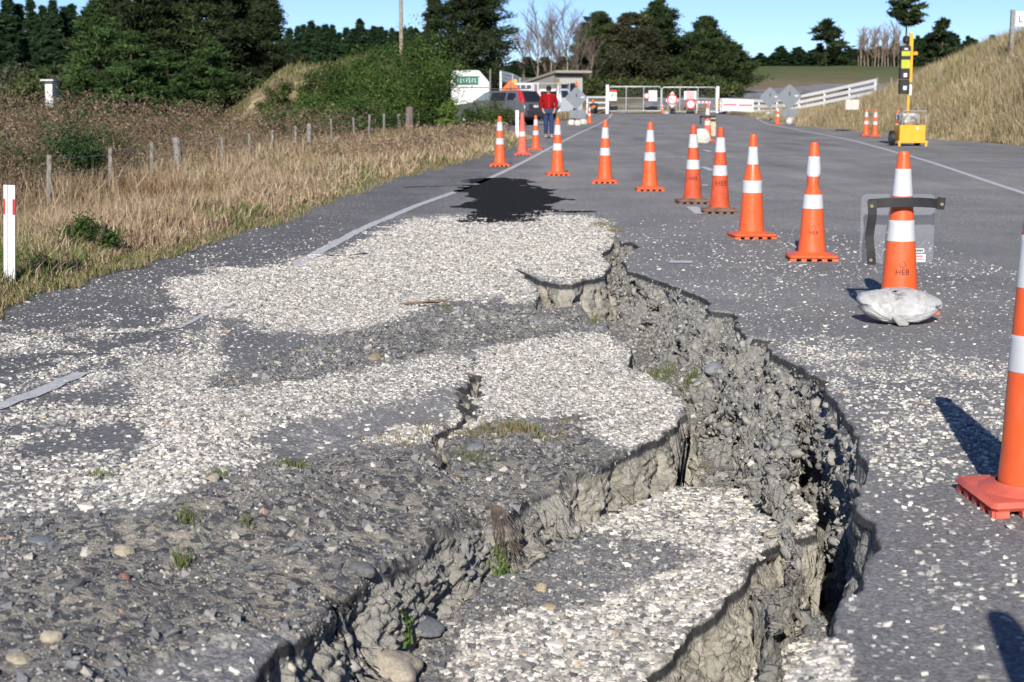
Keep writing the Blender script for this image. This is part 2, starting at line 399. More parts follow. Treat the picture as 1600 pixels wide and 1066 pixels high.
# smooth the spacing between neighbouring rows so quads do not shear
arcn = arc / arc[:, -1:]
pad = np.pad(arcn, ((3, 3), (0, 0)), mode='edge'); cs = np.cumsum(np.pad(pad, ((1, 0), (0, 0))), axis=0); arcn = (cs[7:] - cs[:-7]) / 7
Xc = np.empty((560, COLS)); tt = np.linspace(0, 1, COLS)
for r in range(560): Xc[r] = np.interp(tt, arcn[r] / arcn[r, -1], xc)
fr_ = np.interp(ys, yc, np.arange(560)); i0 = np.clip(fr_.astype(int), 0, 558); ft = (fr_ - i0)[:, None]
Xa = Xc[i0] * (1 - ft) + Xc[i0 + 1] * ft
Xa[:, 0] = -GX; Xa[:, -1] = GX
Ya = np.repeat(ys[:, None], COLS, 1)
Ha, Bel, Kind, Mnd, Bch = H(Xa, Ya)
Bel[(Kind == 4) & (Bel > .9)] = 1.0
# push the faces of the scarps about in 3D so they read as broken earth
def nrm3(X, Y, Z):
    du = [np.gradient(A, axis=1) for A in (X, Y, Z)]; dv = [np.gradient(A, axis=0) for A in (X, Y, Z)]
    a = du[1] * dv[2] - du[2] * dv[1]; b = du[2] * dv[0] - du[0] * dv[2]; c = du[0] * dv[1] - du[1] * dv[0]; l = np.sqrt(a * a + b * b + c * c) + 1e-12
    return a / l, b / l, c / l, l
NX, NY, NZ, Ar = nrm3(Xa, Ya, Ha)
msk = sst(.93, .75, NZ)
for _ in range(3): msk = np.maximum(msk, np.maximum(np.roll(msk, 1, 0), np.roll(msk, -1, 0)) * .97); msk = np.maximum(msk, np.maximum(np.roll(msk, 1, 1), np.roll(msk, -1, 1)) * .97)
msk[:3] = 0; msk[-3:] = 0; msk[:, :3] = 0; msk[:, -3:] = 0
Bx, By, Bz = Xa.copy(), Ya.copy(), Ha.copy(); Bs = Bel.copy()
for _ in range(4):
    for A in (Bx, By, Bz, Bs):
        m4 = (np.roll(A, 1, 0) * 1.5 + np.roll(A, -1, 0) * 1.5 + np.roll(A, 1, 1) * .5 + np.roll(A, -1, 1) * .5) / 4
        A += (m4 - A) * .6 * msk
Bel = Bs
NX, NY, NZ, Ar = nrm3(Bx, By, Bz); nl = 1 / np.maximum(NZ, .05)
steep = sst(.95, .70, NZ); Xs, Ys, Hs = Bx, By, Bz
rg = 1 - 2 * np.abs(vnoise(Bx * 8 + Bz * 2, By * 6, Bz * 4, s=111)); rg2 = 1 - 2 * np.abs(vnoise(Bx * 26, By * 26 + Bz * 9, Bz * 24, s=112))
dis = .026 * fbm(Bx * 9, By * 9, Bz * 13, o=3, s=101) + .010 * np.abs(vnoise(Bx * 38, By * 38, Bz * 38, s=105)) * 2 + .004 * vnoise(Bx * 80, By * 80, Bz * 80, s=106) - .040 * np.maximum(rg - .5, 0) * 2.2 - .010 * np.maximum(rg2 - .5, 0) * 2
rightface = (Kind == 0) & (Bel > .05)
dis = dis * np.where(rightface, np.where(By < 5.9, .6, 1.6), np.where((Kind == 1) & (Ya > 5.7) | (Kind == 2), 1.15, 1.45)) * steep * sst(.03, .08, Bel)
Vx = Bx + NX * dis; Vy = By + NY * dis; Vz = Bz + NZ * dis
NX, NY, NZ, Ar = nrm3(Vx, Vy, Vz)

def sheet(name, X, Y, Z, mat, attrs=None, smooth=True):
    r, c = X.shape; V = np.stack([X, Y, Z], -1).reshape(-1, 3)
    i = np.arange(r * c).reshape(r, c); F = np.stack([i[:-1, :-1], i[:-1, 1:], i[1:, 1:], i[1:, :-1]], -1).reshape(-1, 4)
    return np_mesh(name, V, F, mat, smooth=smooth, attrs={k: v.ravel() for k, v in (attrs or {}).items()})

# how thickly the pale sealing chips lie, painted from where they lie on the road
PXg, PYg = proj(Vx, Vy, Vz)
def blob(px, py, poly, soft):
    x = px.astype(np.float32); y = py.astype(np.float32)
    q = (24.0 * fbm(Vx * 3.0, Vy * 3.0, s=201) + 14 * fbm(Vx * 13, Vy * 11, s=203)) * np.clip(3.0 / soft, .5, 1.4) if px.shape == Vx.shape else 0
    d = seg_dist(x, y, poly, True); i = inside(x, y, poly); s = np.where(i, d, -d) + q
    return sst(-soft, soft, s)
WA = [(258, 440), (330, 426), (400, 420), (465, 408), (545, 388), (600, 362), (660, 346), (720, 340), (790, 348), (850, 333), (905, 338), (955, 354), (962, 380), (940, 398), (960, 416), (942, 432), (893, 443), (840, 433), (806, 417), (843, 463), (838, 476), (760, 470), (700, 476), (650, 492), (600, 508), (560, 518), (500, 524), (440, 514), (380, 505), (330, 500), (290, 480), (262, 460)]
WM = [(340, 500), (300, 545), (190, 560), (205, 620), (235, 680), (200, 725), (130, 790), (210, 796), (330, 742), (430, 715), (330, 670), (350, 600), (345, 540)]
WM2 = [(330, 610), (480, 592), (570, 570), (690, 545), (745, 556), (728, 596), (600, 634), (470, 655), (340, 690), (300, 720), (260, 700)]
WM3 = [(560, 690), (620, 668), (690, 655), (700, 690), (600, 700)]
WB = [(742, 548), (800, 528), (900, 515), (950, 520), (987, 545), (984, 575), (1047, 605), (1075, 633), (1033, 684), (979, 708), (930, 680), (860, 655), (780, 656), (740, 690), (700, 690), (697, 655), (735, 607)]
WC1 = [(1215, 765), (1040, 763), (905, 818), (960, 832), (1060, 848), (1120, 870), (1180, 868), (1277, 832), (1274, 800), (1250, 775)]
WC2 = [(1219, 850), (1176, 868), (1118, 960), (1040, 1010), (980, 1090), (690, 1090), (712, 985), (770, 965), (870, 948), (960, 925), (1080, 880)]
WD = [(1000, 990), (1125, 968), (1180, 985), (1240, 985), (1330, 1010), (1330, 1090), (980, 1090)]
WH = [(1190, 540), (1330, 528), (1460, 560), (1640, 580), (1640, 650), (1500, 660), (1400, 660), (1340, 650), (1270, 580)]
WH2 = [(1340, 650), (1640, 640), (1640, 760), (1360, 760)]
WL = [(0, 500), (150, 500), (300, 480), (330, 540), (260, 620), (240, 700), (150, 790), (0, 860), (-200, 900), (-200, 520)]
den = np.maximum.reduce([.98 * blob(PXg, PYg, WA, 9), .80 * blob(PXg, PYg, WM, 22), .72 * blob(PXg, PYg, WM2, 14), .8 * blob(PXg, PYg, WM3, 8), .97 * blob(PXg, PYg, WB, 8),
                         .9 * blob(PXg, PYg, WC1, 14), .93 * blob(PXg, PYg, WC2, 14), .93 * blob(PXg, PYg, WD, 8)])
clump = sst(-.4, .55, fbm(Vx * 5, Vy * 3.5, s=205))
den = np.maximum(den, (.62 * clump) * blob(PXg, PYg, WL, 26))
den = np.maximum(den, (.16 + .40 * clump) * blob(PXg, PYg, WH, 24))
den = np.maximum(den, (.08 + .30 * clump) * blob(PXg, PYg, WH2, 24))
right = (Kind == 0)
base_s = np.where(right, .035 + .055 * clump, .05 + .04 * clump) * sst(18, 12.5, Ya)
den = np.maximum(den, base_s * sst(250, 420, PYg))
# gravelly earth where the seal has gone
SF = [(60, 800), (150, 802), (240, 798), (420, 728), (560, 702), (690, 692), (780, 655), (900, 652), (940, 700), (980, 708), (930, 740), (840, 775), (800, 800), (560, 930), (470, 1000), (390, 985), (330, 1000), (200, 1066), (-200, 1100), (-200, 860)]
SE = [(500, 528), (560, 518), (640, 495), (700, 474), (835, 477), (905, 486), (945, 505), (940, 520), (800, 528), (742, 548), (690, 548), (600, 568), (480, 592), (350, 605), (330, 600), (420, 560)]
soil = np.maximum(blob(PXg, PYg, SF, 10), blob(PXg, PYg, SE, 8))
SC = [(640, 960), (700, 925), (790, 893), (860, 900), (830, 950), (715, 985), (705, 1100), (590, 1100)]
soil = np.maximum(soil, .8 * blob(PXg, PYg, SC, 8) * (Kind == 2))
soil = np.maximum(soil, (Kind == 4) * 1.0)
den = den * (1 - sst(.2, .7, soil) * np.where(np.isin(Kind, [2, 3]), .6, 1))
den = den * (1 - .8 * sst(13, 6, seg_dist(PXg.astype(np.float32), PYg.astype(np.float32), [(-140, 678), (0, 635), (70, 609), (128, 582)])))
wallm = sst(.014, .075, Bel)
den = den * (1 - wallm)
seal = sst(.004, .014, Bel) * np.exp(-(np.maximum(Bel - .034, 0) / .016) ** 2) * (Kind != 4)

def road_material():
    g = NG("chip_seal", .88, .25); p = g.pos()
    bel = g.math('ADD', g.attr("bel"), g.math('MULTIPLY', g.math('MULTIPLY', g.math('SUBTRACT', g.noise(p, 60, 3), .5), .02), g.math('GREATER_THAN', g.attr("bel"), .001)))
    FACE = g.rng(bel, .030, .048); LIP = g.math('MULTIPLY', g.math('MULTIPLY', g.rng(bel, .006, .012), g.rng(bel, .034, .046, 1, 0)), g.attr("lipm"))
    # grey chip seal: fine stones of slightly different greys
    cells = g.voro(p, 125, "Color"); cv = g.n("ShaderNodeSeparateColor"); g.L.new(cells, cv.inputs[0])
    base = g.ramp(cv.outputs[0], [(0, (.15, .149, .150)), (.5, (.232, .231, .232)), (.85, (.30, .298, .294)), (1, (.37, .364, .354))])
    big = g.noise(p, .55, 4); stre = g.noise(g.mapping(p, (.9, .12, 1), (0, 0, -.25)), 1.4, 4)
    far = g.n("ShaderNodeSeparateXYZ"); g.L.new(p, far.inputs[0])
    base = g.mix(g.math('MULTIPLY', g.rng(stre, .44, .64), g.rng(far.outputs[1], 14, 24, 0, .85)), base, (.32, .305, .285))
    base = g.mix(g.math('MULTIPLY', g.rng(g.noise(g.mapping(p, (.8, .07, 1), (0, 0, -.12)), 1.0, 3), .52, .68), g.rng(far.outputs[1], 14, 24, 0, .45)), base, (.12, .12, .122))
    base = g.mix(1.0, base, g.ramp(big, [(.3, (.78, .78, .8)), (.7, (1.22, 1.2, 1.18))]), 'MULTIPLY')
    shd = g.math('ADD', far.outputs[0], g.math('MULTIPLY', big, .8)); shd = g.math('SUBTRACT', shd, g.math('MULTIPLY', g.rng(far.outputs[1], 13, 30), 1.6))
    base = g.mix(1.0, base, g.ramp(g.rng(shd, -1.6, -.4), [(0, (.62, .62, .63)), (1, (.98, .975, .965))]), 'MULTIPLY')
    dust = g.noise(p, 9, 6, .7)
    base = g.mix(g.rng(dust, .5, .85, 0, .35), base, (.24, .235, .225))
    # scattered pale chips beyond the modelled ones
    w = g.attr("white"); sparse = g.rng(g.noise(p, 1.3, 3), .35, .7, .03, .14)
    fade = g.math('MULTIPLY', g.rng(far.outputs[1], 13, 17.5, 0, 1), g.rng(far.outputs[1], 22, 42, 1, .12))
    wd = g.math('MAXIMUM', w, g.math('MULTIPLY', sparse, fade))
    c2 = g.voro(p, 78, "Color"); cs = g.n("ShaderNodeSeparateColor"); g.L.new(c2, cs.inputs[0])
    isw = g.math('LESS_THAN', cs.outputs[1], wd)
    chipc = g.ramp(cs.outputs[2], [(0, (.18, .175, .165)), (.25, (.40, .38, .34)), (.7, (.56, .54, .49)), (1, (.70, .68, .63))])
    base = g.mix(isw, base, chipc)
    # bare gravelly earth
    n1 = g.noise(p, 5, 6, .65); n2 = g.noise(p, 70, 4, .7)
    earth = g.ramp(n1, [(.30, (.17, .165, .158)), (.46, (.26, .245, .22)), (.60, (.38, .345, .285)), (.8, (.28, .268, .245))])
    earth = g.mix(1.0, earth, g.ramp(n2, [(.3, (.62, .62, .62)), (.7, (1.35, 1.35, 1.33))]), 'MULTIPLY')
    sv = g.voro(p, 46, "Color"); s3 = g.n("ShaderNodeSeparateColor"); g.L.new(sv, s3.inputs[0])
    stone = g.ramp(s3.outputs[0], [(0, (.07, .072, .078)), (.6, (.13, .13, .135)), (.85, (.21, .20, .185)), (1, (.36, .34, .30))])
    earth2 = g.mix(g.math('LESS_THAN', s3.outputs[1], .45), earth, stone)
    base = g.mix(g.math('MULTIPLY', g.attr("soil"), g.rng(bel, .02, .05, 1, 0)), base, earth2)
    # scarp faces: dried silt below a dark lip of seal
    silt = g.ramp(g.noise(g.mapping(p, (1, 1, 2.5)), 7, 6, .7), [(.3, (.30, .28, .235)), (.5, (.40, .375, .32)), (.7, (.48, .455, .40))])
    grey = g.ramp(g.noise(p, 11, 6, .75), [(.3, (.20, .197, .185)), (.55, (.30, .293, .27)), (.75, (.37, .36, .325))])
    face = g.mix(g.attr("greyface"), silt, grey)
    face = g.mix(1.0, face, g.ramp(g.noise(p, 60, 5, .75), [(.3, (.7, .7, .7)), (.7, (1.2, 1.2, 1.2))]), 'MULTIPLY')
    base = g.mix(FACE, base, face)
    tarry = g.ramp(g.noise(p, 55, 4), [(.35, (.030, .030, .032)), (.65, (.075, .074, .074))])
    base = g.mix(LIP, base, tarry)
    keepb = g.math('SUBTRACT', 1.0, g.math('MAXIMUM', FACE, LIP))
    hb = g.math('ADD', g.math('MULTIPLY', g.math('ADD', g.math('MULTIPLY', g.voro(p, 125), -.30), g.math('MULTIPLY', n2, .5)), keepb), g.math('MULTIPLY', g.math('MULTIPLY', n2, 2.2), g.math('ADD', g.attr("soil"), FACE)))
    crk = g.voro(g.mapping(p, (1, .8, 1.1), (0, .5, .3)), 11, "Distance", 'DISTANCE_TO_EDGE')
    hb = g.math('ADD', hb, g.math('MULTIPLY', g.math('MULTIPLY', g.rng(crk, 0, .035, -1.2, 0), FACE), g.rng(n1, .4, .6, 0, 1)))
    return g.done(base, g.bump(hb, .006))
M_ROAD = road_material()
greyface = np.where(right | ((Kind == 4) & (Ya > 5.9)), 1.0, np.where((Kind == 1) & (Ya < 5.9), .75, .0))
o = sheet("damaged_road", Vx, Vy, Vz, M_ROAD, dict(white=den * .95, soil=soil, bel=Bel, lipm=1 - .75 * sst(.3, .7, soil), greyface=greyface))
tag(o, kind="structure")

# intact road around and beyond
XLp = ([-20, 9, 12.2, 15.7, 24.6, 36, 48, 52, 58, 66, 76, 95, 118, 122, 150], [-3.1, -3.0, -2.8, -2.4, -1.9, -.55, .35, .75, .3, -2, -6, -9, -9, -9, -7])
XRp = ([-20, 20, 43, 50, 80, 110, 150], [10, 12.4, 13.5, 13.0, 13.3, 15.8, 18.6])
XL = lambda y: np.interp(y, *XLp)
XR = lambda y: np.interp(y, *XRp)
def strip(V, F, yy, a, b, n, z=0.0):
    base = len(V); t = np.linspace(0, 1, n)
    for y_, aa, bb in zip(yy, a, b): V += [(aa + (bb - aa) * q, y_, z) for q in t]
    for i in range(len(yy) - 1):
        for j in range(n - 1): F.append((base + i * n + j, base + i * n + j + 1, base + (i + 1) * n + j + 1, base + (i + 1) * n + j))
V, F = [], []
yy = np.linspace(-20, 2.4, 6); strip(V, F, yy, XL(yy) - .6, XR(yy) + .5, 6)
yy = np.linspace(2.4, 18, 12); strip(V, F, yy, np.full(12, GX), XR(yy) + .5, 6)
yy = np.linspace(18, 150, 120); strip(V, F, yy, XL(yy) - .6, XR(yy) + .5, 14)
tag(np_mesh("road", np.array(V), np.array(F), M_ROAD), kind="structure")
# the road past the gates climbs with the land
# ------------------------------------------------------------------ loose stones
inview = (np.abs(Vx) < .33 * Vy + .35) & (Vy > 2.9)
def sample(weight, n, jit=.5):
    wgt_ = (weight * Ar * inview).ravel(); c = np.cumsum(wgt_)
    n = int(n); i = np.searchsorted(c, RG.random(n) * c[-1]); i = np.clip(i, 0, Vx.size - 1)
    r, q = np.divmod(i, COLS); r = np.clip(r, 1, ROWS - 2); q = np.clip(q, 1, COLS - 2)
    a = RG.random(n); b = RG.random(n)
    def lp(A): return (A[r, q] * (1 - a) * (1 - b) + A[r, q + 1] * a * (1 - b) + A[r + 1, q] * (1 - a) * b + A[r + 1, q + 1] * a * b)
    return np.stack([lp(Vx), lp(Vy), lp(Vz)], 1), np.stack([NX[r, q], NY[r, q], NZ[r, q]], 1)
def total(weight): return float((weight * Ar * inview).sum())
def frames(N, tilt):
    n = len(N); N = N + RG.normal(0, tilt, (n, 3)); N /= np.linalg.norm(N, axis=1, keepdims=True)
    a = RG.normal(size=(n, 3)); a -= N * (a * N).sum(1, keepdims=True); a /= np.linalg.norm(a, axis=1, keepdims=True)
    return a, np.cross(N, a), N
def chips(P, N, size, flat, tilt, C, sink=.2):
    """angular crushed chips: skewed triangular blocks"""
    n = len(P); A, B, K = frames(N, tilt)
    ang = np.array([0, 2.1, 4.2, .5, 2.6, 4.7]) + RG.normal(0, .35, (n, 6)); rad = RG.uniform(.38, .62, (n, 6)); z = np.array([.5, .5, .5, -.5, -.5, -.5]) * RG.uniform(.7, 1.2, (n, 6))
    s = size[:, None]; el = RG.uniform(.7, 1.3, (n, 1))
    V = P[:, None, :] + A[:, None, :] * (np.cos(ang) * rad * s * el)[..., None] + B[:, None, :] * (np.sin(ang) * rad * s / el)[..., None] + K[:, None, :] * ((z * flat[:, None] + .5 * flat[:, None] - sink * flat[:, None]) * s)[..., None]
    f = np.array([(0, 1, 2), (5, 4, 3), (0, 3, 1), (1, 3, 4), (1, 4, 2), (2, 4, 5), (2, 5, 0), (0, 5, 3)])
    F = (np.arange(n) * 6)[:, None, None] + f[None]
    return V.reshape(-1, 3), F.reshape(-1, 3), np.repeat(C, 6, 0)
def ico(sub):
    t = (1 + 5 ** .5) / 2
    V = [(-1, t, 0), (1, t, 0), (-1, -t, 0), (1, -t, 0), (0, -1, t), (0, 1, t), (0, -1, -t), (0, 1, -t), (t, 0, -1), (t, 0, 1), (-t, 0, -1), (-t, 0, 1)]
    V = [Vector(v).normalized() for v in V]
    F = [(0, 11, 5), (0, 5, 1), (0, 1, 7), (0, 7, 10), (0, 10, 11), (1, 5, 9), (5, 11, 4), (11, 10, 2), (10, 7, 6), (7, 1, 8), (3, 9, 4), (3, 4, 2), (3, 2, 6), (3, 6, 8), (3, 8, 9), (4, 9, 5), (2, 4, 11), (6, 2, 10), (8, 6, 7), (9, 8, 1)]
    for _ in range(sub):
        m = {}; G = []
        def mid(a, b):
            k = (min(a, b), max(a, b))
            if k not in m: V.append(((V[a] + V[b]) / 2).normalized()); m[k] = len(V) - 1
            return m[k]
        for a, b, c in F:
            x, y, z = mid(a, b), mid(b, c), mid(c, a); G += [(a, x, z), (b, y, x), (c, z, y), (x, y, z)]
        F = G
    return np.array([tuple(v) for v in V]), np.array(F)
ICO0, ICO1, ICO2 = ico(0), ico(1), ico(2)
def cobbles(P, N, size, flat, tilt, C, sink=.3, base=None, ang=.14):
    V0, F0 = base or ICO1; m = len(V0); n = len(P); A, B, K = frames(N, tilt)
    rad = 1 + RG.normal(0, ang, (n, m)); el = RG.uniform(.75, 1.3, (n, 1)); s = size[:, None] * .5
    X = V0[None, :, 0] * rad * s * el; Y = V0[None, :, 1] * rad * s / el; Z = V0[None, :, 2] * rad * s * flat[:, None] + (1 - 2 * sink) * s * flat[:, None]
    V = P[:, None, :] + A[:, None, :] * X[..., None] + B[:, None, :] * Y[..., None] + K[:, None, :] * Z[..., None]
    F = (np.arange(n) * m)[:, None, None] + F0[None]
    return V.reshape(-1, 3), F.reshape(-1, 3), np.repeat(C, m, 0)
def join_build(name, parts, mat, smooth=False):
    V = []; F = []; C = []; o_ = 0
    for v, f, c in parts: V.append(v); F.append(f + o_); C.append(c); o_ += len(v)
    return np_mesh(name, np.concatenate(V), np.concatenate(F), mat, smooth=smooth, colr=np.concatenate(C))
def palette(n, cols, wts, var=.12):
    cols = np.array(cols, float); i = RG.choice(len(cols), n, p=np.array(wts) / sum(wts)); return np.clip(cols[i] * RG.normal(1, var, (n, 1)), .01, .9)
M_STONE = tinted("stone", .8, .3, var=.22)
M_COB = tinted("cobble_stone", .75, .3, var=.25)
WHT = [(.66, .635, .58), (.55, .525, .475), (.39, .37, .34), (.26, .255, .245), (.15, .15, .155), (.46, .36, .26)]
GRY = [(.14, .145, .156), (.195, .198, .205), (.26, .257, .248), (.34, .32, .285), (.10, .104, .112), (.52, .49, .44), (.32, .21, .15)]
thin = np.interp(Vy, [3, 7, 10, 16], [1, 1, .62, .42])
wch = np.clip(den, 0, 1) ** 1.15 * thin * (Bel < .03) * (NZ > .8) * np.where(np.isin(Kind, [2, 3]), .62, 1)
n = int(total(wch) * 6900); P, N = sample(wch, n)
sz = RG.lognormal(math.log(.0125), .30, n) * np.interp(P[:, 1], [3, 7, 16], [1, 1, 1.35]) * np.where(P[:, 2] < -.3, 1.5, np.where(P[:, 1] < 6.5, 1.15, .88))
ch1 = chips(P, N, sz, RG.uniform(.25, .5, n), .14, palette(n, WHT, [26, 28, 20, 15, 10, 1.2]))
o = join_build("pale_chips", [ch1], M_STONE); tag(o, kind="stuff"); print("pale chips", n)
patch = sst(-.25, .25, fbm(Vx * 3.5, Vy * 3.5, s=231))
wr = soil * (.35 + .65 * patch) * thin * np.where(Kind == 2, .7, 1) * (Bel < .5) * np.where(Bel > .03, .25, 1)
n = int(total(wr) * 6400); P, N = sample(wr, n)
sz = np.clip(.0048 * (1 - RG.random(n)) ** (-1 / 2.6), .0048, .032) * np.interp(P[:, 1], [3, 7, 16], [1, 1.1, 1.6])
r1 = chips(P, N, sz, RG.uniform(.4, .8, n), .35, palette(n, GRY, [26, 26, 20, 18, 7, 5, .7]), .35)
n2 = int(total(wr * (Ya < 9)) * 75); P, N = sample(wr * (Ya < 9), n2); sz = np.clip(.014 * (1 - RG.random(n2)) ** (-1 / 2.4), .014, .045)
r2 = cobbles(P, N, sz, RG.uniform(.4, .65, n2), .3, palette(n2, GRY, [30, 24, 20, 14, 6, 4, 2]), .32, base=ICO0, ang=.14)
ww = ((Kind == 0) & (Bel > .04) & (Bel < .95) & (Vy > 5.5)) * 1.0 + ((Kind == 4) & (Vz < -.04)) * (Vz > -1.0) * (Vy > 5.9) * .8
n3 = int(total(ww) * 150); P, N = sample(ww, n3); sz = np.clip(.016 * (1 - RG.random(n3)) ** (-1 / 1.9), .016, .058)
r3 = cobbles(P, N, sz, RG.uniform(.4, .7, n3), .5, palette(n3, [(.20, .202, .20), (.25, .247, .236), (.30, .288, .256), (.16, .163, .17), (.44, .41, .35), (.34, .22, .16)], [24, 36, 30, 4, 1.6, .2], .07), .60, base=ICO1, ang=.12)
n4 = int(total(ww) * 1500); P, N = sample(ww, n4)
r4 = chips(P, N, np.clip(.006 * (1 - RG.random(n4)) ** (-1 / 2.2), .006, .025), RG.uniform(.5, .9, n4), .6, palette(n4, [(.22, .217, .206), (.29, .283, .258), (.35, .333, .29), (.55, .52, .46)], [34, 34, 20, 4]), .3)
wl = ((Kind == 1) & (Bel > .04) & (Bel < .6) & (Ya < 5.9)) * 1.0
n5 = int(total(wl) * 420); P, N = sample(wl, n5)
r5 = cobbles(P, N, np.clip(.008 * (1 - RG.random(n5)) ** (-1 / 2.0), .008, .045), RG.uniform(.5, .85, n5), .4, palette(n5, [(.2, .2, .198), (.27, .263, .243), (.33, .31, .265), (.46, .43, .37)], [30, 30, 16, 3]), .42, base=ICO0, ang=.1)
wk = ((Kind == 2) | (Kind == 3)) * (1 - den) * (Bel < .03) * (NZ > .8) * 1.0
n6 = int(total(wk) * 4200); P, N = sample(wk, n6)
r6 = chips(P, N, RG.lognormal(math.log(.011), .3, n6), RG.uniform(.35, .7, n6), .25, palette(n6, GRY, [34, 30, 14, 6, 14, 3, .6]), .3)
o = join_build("grey_rubble", [r1, r2, r4, r6], M_STONE); tag(o, kind="stuff")
o = join_build("embedded_cobbles", [r3, r5], M_COB, True); tag(o, kind="stuff"); print("rubble", n, n2, n3, n4, n5, n6)
# ------------------------------------------------------------------ traffic cones and what weighs them down
def scuffed(name, c, dirt, rough, amt, spec=.45, lo=.52):
    g = NG(name, rough, spec); o = g.n("ShaderNodeTexCoord").outputs["Object"]; oi = g.n("ShaderNodeObjectInfo"); ad = g.n("ShaderNodeVectorMath", operation='ADD')
    g.L.new(g.pos(), ad.inputs[0]); g.L.new(oi.outputs["Random"], ad.inputs[1]); v = ad.outputs[0]
    n = g.noise(v, 5, 6, .7); n2 = g.noise(g.mapping(v, (1, 1, .35)), 34, 5, .7); sp = g.n("ShaderNodeSeparateXYZ"); g.L.new(o, sp.inputs[0])
    cc = g.ramp(n, [(.3, tuple(x * .86 for x in c)), (.7, c)])
    cc = g.mix(g.math('MULTIPLY', g.rng(n2, lo, lo + .14), amt), cc, dirt)
    cc = g.mix(g.math('MULTIPLY', g.rng(g.math('ADD', sp.outputs[2], g.math('MULTIPLY', n, .12)), .16, .05), amt * .9), cc, dirt)
    return g.done(cc, g.bump(n2, .0006), g.rng(n2, .4, .7, rough * .8, min(1, rough * 1.5)))
M_OR = scuffed("orange_plastic", (.84, .125, .032), (.45, .17, .09), .42, .38)
M_OR2 = plain("dirty_orange_plastic", (.60, .095, .035), .6, .16, 9, .35)
M_OR3 = plain("faded_orange_plastic", (.72, .15, .10), .6, .15, 10, .3)
M_BASE_DIRTY = plain("mud_caked_rubber", (.24, .14, .105), .85, .25, 12, .2)
M_WB = scuffed("white_reflective_sleeve", (.61, .63, .66), (.32, .30, .27), .35, .35, .5, .56)
M_WBD = plain("grubby_white_sleeve", (.60, .58, .52), .6, .12, 15, .3)
M_BLK = plain("black_rubber", (.022, .022, .024), .55, .2, 20, .4)
M_INK = plain("dark_ink", (.06, .03, .03), .7, .1, 20, .2)
M_WPL = plain("white_bag", (.50, .50, .52), .38, .08, 6, .5)
def bag_mat():
    g = NG("woven_white_bag", .42, .45); o = g.obj(); n = g.noise(o, 9, 5); wv = g.n("ShaderNodeTexChecker"); wv.inputs["Scale"].default_value = 420; g.L.new(o, wv.inputs[0])
    c = g.ramp(n, [(.3, (.52, .51, .49)), (.55, (.66, .66, .67)), (.8, (.70, .70, .71))]); s = g.n("ShaderNodeSeparateXYZ"); g.L.new(o, s.inputs[0])
    c = g.mix(g.math('MULTIPLY', g.rng(g.noise(o, 30, 4), .45, .7), .5), c, (.36, .33, .28))
    return g.done(c, g.bump(g.math('ADD', g.math('MULTIPLY', n, 3), wv.outputs[1]), .0012))
M_WBAG = bag_mat()
_tc = {}
def text_mesh(txt, size):
    if (txt, size) in _tc: return _tc[(txt, size)]
    cu = bpy.data.curves.new("t", 'FONT'); cu.body = txt; cu.size = size; cu.align_x = 'CENTER'; cu.resolution_u = 2
    ob = bpy.data.objects.new("t", cu); col.objects.link(ob); bpy.context.view_layer.update()
    me = bpy.data.meshes.new_from_object(ob.evaluated_get(bpy.context.evaluated_depsgraph_get()))
    r = ([v.co.copy() for v in me.vertices], [tuple(p.vertices) for p in me.polygons])
    bpy.data.objects.remove(ob); bpy.data.curves.remove(cu); bpy.data.meshes.remove(me)
    _tc[(txt, size)] = r; return r
def logo_outline(kind):
    mb = MB()
    if kind == 'drop':
        pts = [(math.cos(a) * .016, math.sin(a) * .014) for a in np.linspace(-2.2, 1.9 + 2.0, 14)]; pts = [(-.013, .002), (-.016, .014), (0, .034), (.016, .014), (.013, .002), (.003, -.003)]
        w_ = .0028
    else:
        pts = [(math.cos(a) * .016, .014 + math.sin(a) * .016) for a in np.linspace(2.6, 2.6 + 5.3, 14)]; w_ = .003
    for i in range(len(pts) - 1):
        (x0, y0), (x1, y1) = pts[i], pts[i + 1]; l = math.hypot(x1 - x0, y1 - y0); nx, ny = -(y1 - y0) / l * w_ / 2, (x1 - x0) / l * w_ / 2
        mb.add([(x0 + nx, y0 + ny, 0), (x1 + nx, y1 + ny, 0), (x1 - nx, y1 - ny, 0), (x0 - nx, y0 - ny, 0)], [(0, 1, 2, 3)])
    return mb.v, mb.f
STRAIGHT = [(.112, .045), (.108, .06), (.098, .15), (.079, .395), (.070, .50), (.057, .64), (.043, .79), (.031, .885), (.026, .897)]
BELL = [(.116, .045), (.110, .06), (.103, .15), (.086, .395), (.082, .50), (.050, .64), (.038, .79), (.030, .885), (.026, .897)]
def rad_at(prof, z): return float(np.interp(z, [p[1] for p in prof], [p[0] for p in prof]))
